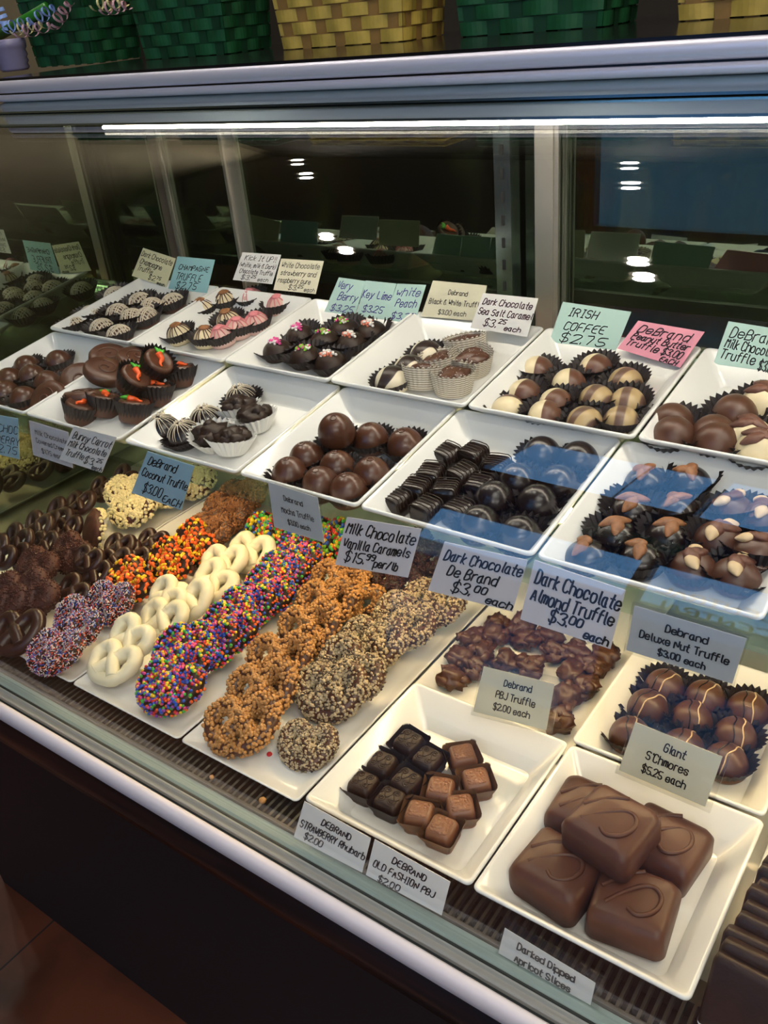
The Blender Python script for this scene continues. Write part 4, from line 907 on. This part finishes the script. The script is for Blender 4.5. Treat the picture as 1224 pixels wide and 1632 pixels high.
# caramel chips
W = .100; mb, pts = pretzel(W, .0094, 'milk', .05)
ct = coat(pts, .0094, 950, .0027, ['caramelchip'], 8, None, 'chip')
pretzels('pretzel covered in caramel chips', 'caramel chip pretzels', [(386, 1152, .098, .024, .5), (418, 1098, .096, .032, .5), (446, 1048, .094, .034, .4), (494, 1000, .094, .034, .5), (522, 958, .094, .036, .4), (572, 948, .09, .030, -.5), (540, 925, .09, .036, .3)], W, D(mb, 'pretzel_body', 'milk2'), D(ct, 'caramel_chips', 'caramelchip'), seed=9)
# cookie crumb
W = .098; mb, pts = pretzel(W, .0112, 'milk', .10)
ct = coat(pts, .0112, 2300, .0017, [0, 0, 0, 1], 10, ICO1, 'crumb')
pretzels('pretzel coated in cookie crumbs', 'cookie crumb pretzels', [(490, 1186, .074, .014, .2), (530, 1100, .096, .026, .4), (560, 1068, .096, .034, -.3), (598, 1022, .092, .034, .3), (644, 990, .092, .034, -.2), (694, 958, .09, .032, .3)], W, D(mb, 'pretzel_body', 'milk2'), D(ct, 'crumbs', ['crumb', 'crumb', 'crumb', 'crumbd']), 'crumb_coating', seed=11, tilt=32)
ctd = coat(pts, .0112, 1800, .0016, [0], 13, ICO1, 'crumb')
pretzels('pretzel coated in dark brown crumbs behind the cookie crumb ones', 'dark crumb pretzels', [(631, 930, .086, .034), (676, 882, .086, .036)], W, D(mb, 'pretzel_body', 'dark2'), D(ctd, 'crumbs', 'dust'), 'crumb_coating', seed=12, tags=['in front', 'behind'])
# orange, yellow and brown candies
W = .088; mb, pts = pretzel(W, .0100, 'dark', .05)
ct = coat(pts, .0100, 560, .0035, [0] * 6, 14, ICO2, 'disc'); MO = ['c_orange', 'c_yellow', 'c_yellow', 'c_brown', 'c_orange', 'c_orange']
pretzels('pretzel covered in orange and yellow candies', 'orange and yellow candy pretzels', [(207, 928, .086, .028), (272, 895, .082, .030), (312, 868, .084, .032)], W, D(mb, 'pretzel_body', 'dark2'), D(ct, 'candies', MO), seed=15)
MC = ['c_red', 'c_green', 'c_yellow', 'c_blue', 'c_orange', 'c_lime']
ct = coat(pts, .0100, 560, .0036, [0] * 6, 16, ICO2, 'disc')
pretzels('pretzel covered in mixed bright candies', 'mixed bright candy pretzels', [(432, 846, .088, .030), (480, 858, .086, .030), (524, 858, .09, .030)], W, D(mb, 'pretzel_body', 'dark2'), D(ct, 'candies', MC), seed=17, tags=['left one', 'behind the grey badge', 'right one'])
# toffee crumb
W = .095; mb, pts = pretzel(W, .0115, 'milk', .1); ct = coat(pts, .0115, 2300, .0016, [0], 18, ICO1, 'crumb')
pretzels('pretzel coated in brown toffee crumbs', 'toffee crumb pretzels', [(336, 846, .088, .026), (362, 818, .094, .032), (388, 790, .092, .034)], W, D(mb, 'pretzel_body', 'milk2'), D(ct, 'crumbs', 'toffee'), 'crumb_coating', seed=19, tilt=34)
# white chips
W = .088; mb, pts = pretzel(W, .0110, 'dark', .05); ct = coat(pts, .0110, 1050, .0033, [0], 20, None, 'chip')
wb = D(mb, 'pretzel_body', 'dust'); wc = D(ct, 'white_chips', 'chipw')
pretzels('pretzel covered in white chips', 'white chip pretzels', [(212, 812, .088, .026), (232, 788, .088, .032), (200, 782, .08, .036), (268, 778, .088, .034), (310, 764, .09, .032)], W, wb, wc, 'chip_coating', seed=21, tilt=32)
mbk = MB(); rnd = random.Random(23)
lump(mbk, (0, 0, .012), .036, .10, 2, (1, 1, .36), 5, ICO4)
edge = MB()
for k in range(90): a = rnd.uniform(0, 6.3); ball(edge, (.036 * cos(a), .036 * sin(a), .006 + rnd.uniform(-.004, .005)), .0030, 0, ICO2)
pt, t = on(157, 838, *P_DECK, h=.034)
e = thing('pretzel', 'upright pretzel showing its brown crumb back with a rim of white chips', 'pretzel', pt - Vector((0, 0, .012)), (radians(62), 0, -.5), 'white chip pretzels')
link('pretzel_back', D(mbk, 'pretzel_back', 'dust'), e); link('chip_coating', D(edge, 'white_chips', 'chipw'), e, kind='stuff')
# plain dark chocolate pretzels
W = .062; mb, pts = pretzel(W, .0066, 'dark', .05, 12); dk = D(mb, 'pretzel_body', 'dark')
M['darkp'] = mat('dark_pretzel_chocolate', (.035, .014, .010), .33); dk.materials[0] = M['darkp']
spots = [(30, 1006, .09, .03), (118, 942, .066, .026), (150, 912, .066, .03), (182, 892, .064, .034), (215, 884, .064, .024), (243, 862, .062, .024), (190, 868, .06, .034), (140, 890, .06, .044)]
tags = ['largest, at the lower left corner', 'just behind the nonpareil pretzels', 'second behind the nonpareil pretzels', 'left of the orange candies', 'touching the orange candies', 'by the open white plate', 'leaning before the upright brown back', 'lying on the dusted ones']
pretzels('plain dark chocolate pretzel', 'plain dark pretzels near the orange candies', spots, W, dk, seed=25, tags=tags, tilt=34)
spots = [(200, 762, .066, .026), (165, 778, .066, .032), (128, 800, .066, .034), (95, 818, .066, .036), (62, 836, .066, .038), (108, 842, .064, .024), (30, 858, .066, .04), (72, 866, .064, .026), (4, 880, .066, .042), (40, 892, .064, .03)]
tags = ['farthest back by the white chips', 'second from the back by the end glass', 'third from the back by the end glass', 'fourth from the back by the end glass', 'fifth from the back by the end glass', 'left of the upright brown back', 'sixth along the end glass', 'above the dusted pretzels', 'cut by the left edge', 'between the left edge and dusted ones']
pretzels('dark pretzel with a wide loop', 'dark pretzels along the end glass', spots, W, dk, seed=26, tags=tags, tilt=44)
W = .08; mb, pts = pretzel(W, .0115, 'dark', .05); ct = coat(pts, .0115, 1300, .0013, [0], 27, ICO1, 'crumb')
pretzels('dark pretzel dusted with red brown crumbs', 'dusted dark pretzels at the left', [(18, 952, .084, .036), (62, 946, .084, .040), (62, 904, .08, .036), (116, 882, .08, .034)], W, D(mb, 'pretzel_body', 'dust'), D(ct, 'crumbs', 'dust'), 'crumb_coating', seed=28, tags=['cut by the left edge', 'in front, beside the largest plain one', 'behind, in the left pile', 'farthest right, near a bare patch of plate'])
# crumbs lying on the grille and tray
for lab, u, v, r, m in (('yellowish crumb lying on the grille, near the square truffle tray', 419, 1278, .0042, 'caramelchip'), ('small tan crumb lying on the grille', 338, 1240, .0028, 'caramelchip'), ('red candy lying beside the front caramel chip pretzel', 430, 1204, .0034, 'c_red')):
    pt, t = on(u, v, (0, 0, .003), (0, 0, 1)); mb = MB(); lump(mb, (0, 0, r * .6), r, .2, 2, (1, 1, .7), 3, ICO2); thing('crumb', lab, 'crumb', pt, data=D(mb, 'crumb', m))

# ------------------------------------------------------------------ woven baskets on the canopy
def basket(label, x0, x1, colour, acc, y=1.10, h=.17, d=.10, group='woven baskets on top of the case'):
    M.setdefault('w_' + colour[0], mat(colour[0], colour[1], .55, noise_amt=.35, noise_scale=25)); M.setdefault('w_' + acc[0], mat(acc[0], acc[1], .55, noise_amt=.3, noise_scale=25))
    w = x1 - x0; t = thing('woven_basket', label, 'basket', ((x0 + x1) / 2, y + d / 2, .668), group=group)
    st, up, inner = MB(), MB(), MB(); flare = .16; rows = 10; rh = h / rows
    def wall(p0, p1, nrm, cols):
        for j in range(rows):
            z0 = j * rh + .0012; z1 = (j + 1) * rh - .0006; f0 = 1 + flare * z0 / h; f1 = 1 + flare * z1 / h
            for i in range(cols):
                over = (i + j) % 2 == 0; sub = 5
                for k in range(sub):
                    a0, a1 = (i + k / sub) / cols, (i + (k + 1) / sub) / cols
                    def off(a, kk): return (.0036 if over else -.0022) * sin(pi * kk / sub) + .0005
                    q = []
                    for a, kk, z, f in ((a0, k, z0, f0), (a1, k + 1, z0, f0), (a1, k + 1, z1, f1), (a0, k, z1, f1)):
                        p = p0.lerp(p1, a); o = off(a, kk); q.append((p.x * f + nrm.x * o, p.y * f + nrm.y * o, z))
                    st.add(q, [(0, 1, 2, 3)])
        for i in range(cols):
            a0, a1 = (i + .24) / cols, (i + .76) / cols; q = []
            for a, z in ((a0, 0), (a1, 0), (a1, h), (a0, h)):
                p = p0.lerp(p1, a); f = 1 + flare * z / h; q.append((p.x * f + nrm.x * .0008, p.y * f + nrm.y * .0008, z))
            up.add(q, [(0, 1, 2, 3)])
    hw, hd = w / 2, d / 2; cs = [Vector((-hw, -hd, 0)), Vector((hw, -hd, 0)), Vector((hw, hd, 0)), Vector((-hw, hd, 0))]
    n1 = max(4, round(w / .032)); n2 = max(4, round(d / .032))
    for k, (nr, c_) in enumerate(((Vector((0, -1, 0)), n1), (Vector((1, 0, 0)), n2), (Vector((0, 1, 0)), n1), (Vector((-1, 0, 0)), n2))): wall(cs[k], cs[(k + 1) % 4], nr, c_)
    f = 1 + flare; s = .985
    inner.add([(c.x * s, c.y * s, .002) for c in cs] + [(c.x * f * s, c.y * f * s, h) for c in cs], [(0, 1, 2, 3)] + [(k, (k + 1) % 4, 4 + (k + 1) % 4, 4 + k) for k in range(4)])
    link('woven_strips', st.data('strips', 'w_' + colour[0], False), t); link('stakes', up.data('stakes', 'w_' + acc[0], False), t); link('lining', inner.data('lining', 'w_' + acc[0], False), t)
    rm = MB(); tube(rm, [(c.x * f, c.y * f, h) for c in cs], .006, 8, closed=True); link('rim', rm.data('rim', 'w_' + colour[0]), t); return t
GREEN, GREENA = ('green_cane', (.008, .095, .028)), ('dark_green_cane', (.006, .05, .018))
YEL, YELA = ('yellow_cane', (.62, .44, .08)), ('tan_cane', (.34, .19, .05))
basket('green woven basket at the left end of the canopy, behind the curled ribbons', -1.56, -1.395, GREEN, GREENA)
basket('green woven basket left of the yellow basket', -1.268, -1.082, GREEN, GREENA)
basket('yellow woven basket in the middle of the canopy', -.968, -.758, YEL, YELA)
basket('green woven basket between the two yellow ones', -.668, -.478, GREEN, GREENA)
basket('yellow woven basket cut by the right edge of the photo', -.388, -.17, YEL, YELA)
# curled ribbon in front of the left basket
def curl(mb, p0, p1, r, turns, wd):
    p0, p1 = Vector(p0), Vector(p1); ax = (p1 - p0).normalized(); a = ax.cross(Vector((0, 0, 1))).normalized(); b = ax.cross(a); n = int(turns * 14); pv = None
    for i in range(n + 1):
        t = i / n; ang = 2 * pi * turns * t; rr_ = r * (1 + .25 * sin(5 * t)); c = p0.lerp(p1, t) + (a * cos(ang) + b * sin(ang)) * rr_
        q = (c - ax * wd / 2, c + ax * wd / 2)
        if pv: mb.add([pv[0], pv[1], q[1], q[0]], [(0, 1, 2, 3)])
        pv = q
M['rib_blue'] = mat('sky_blue_ribbon', (.28, .42, .80), .3); M['rib_yel'] = mat('pale_yellow_ribbon', (.70, .62, .28), .3); M['rib_pink'] = mat('dusty_pink_ribbon', (.62, .36, .40), .3)
def pix(u, v, y): r = ray(u, v); return CAM + r * (y / r.y)
B0 = pix(35, 50, 1.08)
t = thing('ribbon_bow', 'curled blue, yellow and pink ribbons hanging over the left green basket', 'ribbon', B0)
for nm, m, segs in (('blue_ribbon', 'rib_blue', [((-5, 10), (10, 45)), ((10, 45), (55, 32)), ((55, 32), (90, 10))]), ('yellow_ribbon', 'rib_yel', [((22, 48), (75, 38)), ((150, 8), (200, 3))]), ('pink_ribbon', 'rib_pink', [((28, 52), (90, 40)), ((88, 38), (112, 2)), ((165, 14), (205, 8))])):
    for a, b in segs:
        mb = MB(); curl(mb, pix(*a, 1.07) - B0, pix(*b, 1.07) - B0, .0085, 3.4, .0055); link(nm, D(mb, nm, m), t)
M['strap'] = mat('green_ribbon_strap', (.02, .16, .01), .35)
mb = MB(); a, b = pix(-5, 58, 1.09), pix(75, 12, 1.09); mb2 = tube(mb, [a - B0, (a + b) / 2 - B0, b - B0], .009, 8)
link('green_strap', D(mb, 'strap', 'strap'), t)
M['lilac'] = mat('lilac_ribbed_plastic', (.22, .20, .32), .35)
L0 = pix(26, 116, 1.06); mb = MB(); lathe(mb, [(.022, 0), (.026, .004), (.024, .010), (.027, .014), (.025, .020), (.028, .024), (.026, .032), (.029, .036), (.03, .05)], 24)
L0.z = .668; thing('ribbed_container', 'small lilac ribbed container at the far left of the canopy', 'container', L0, data=D(mb, 'container', 'lilac'))
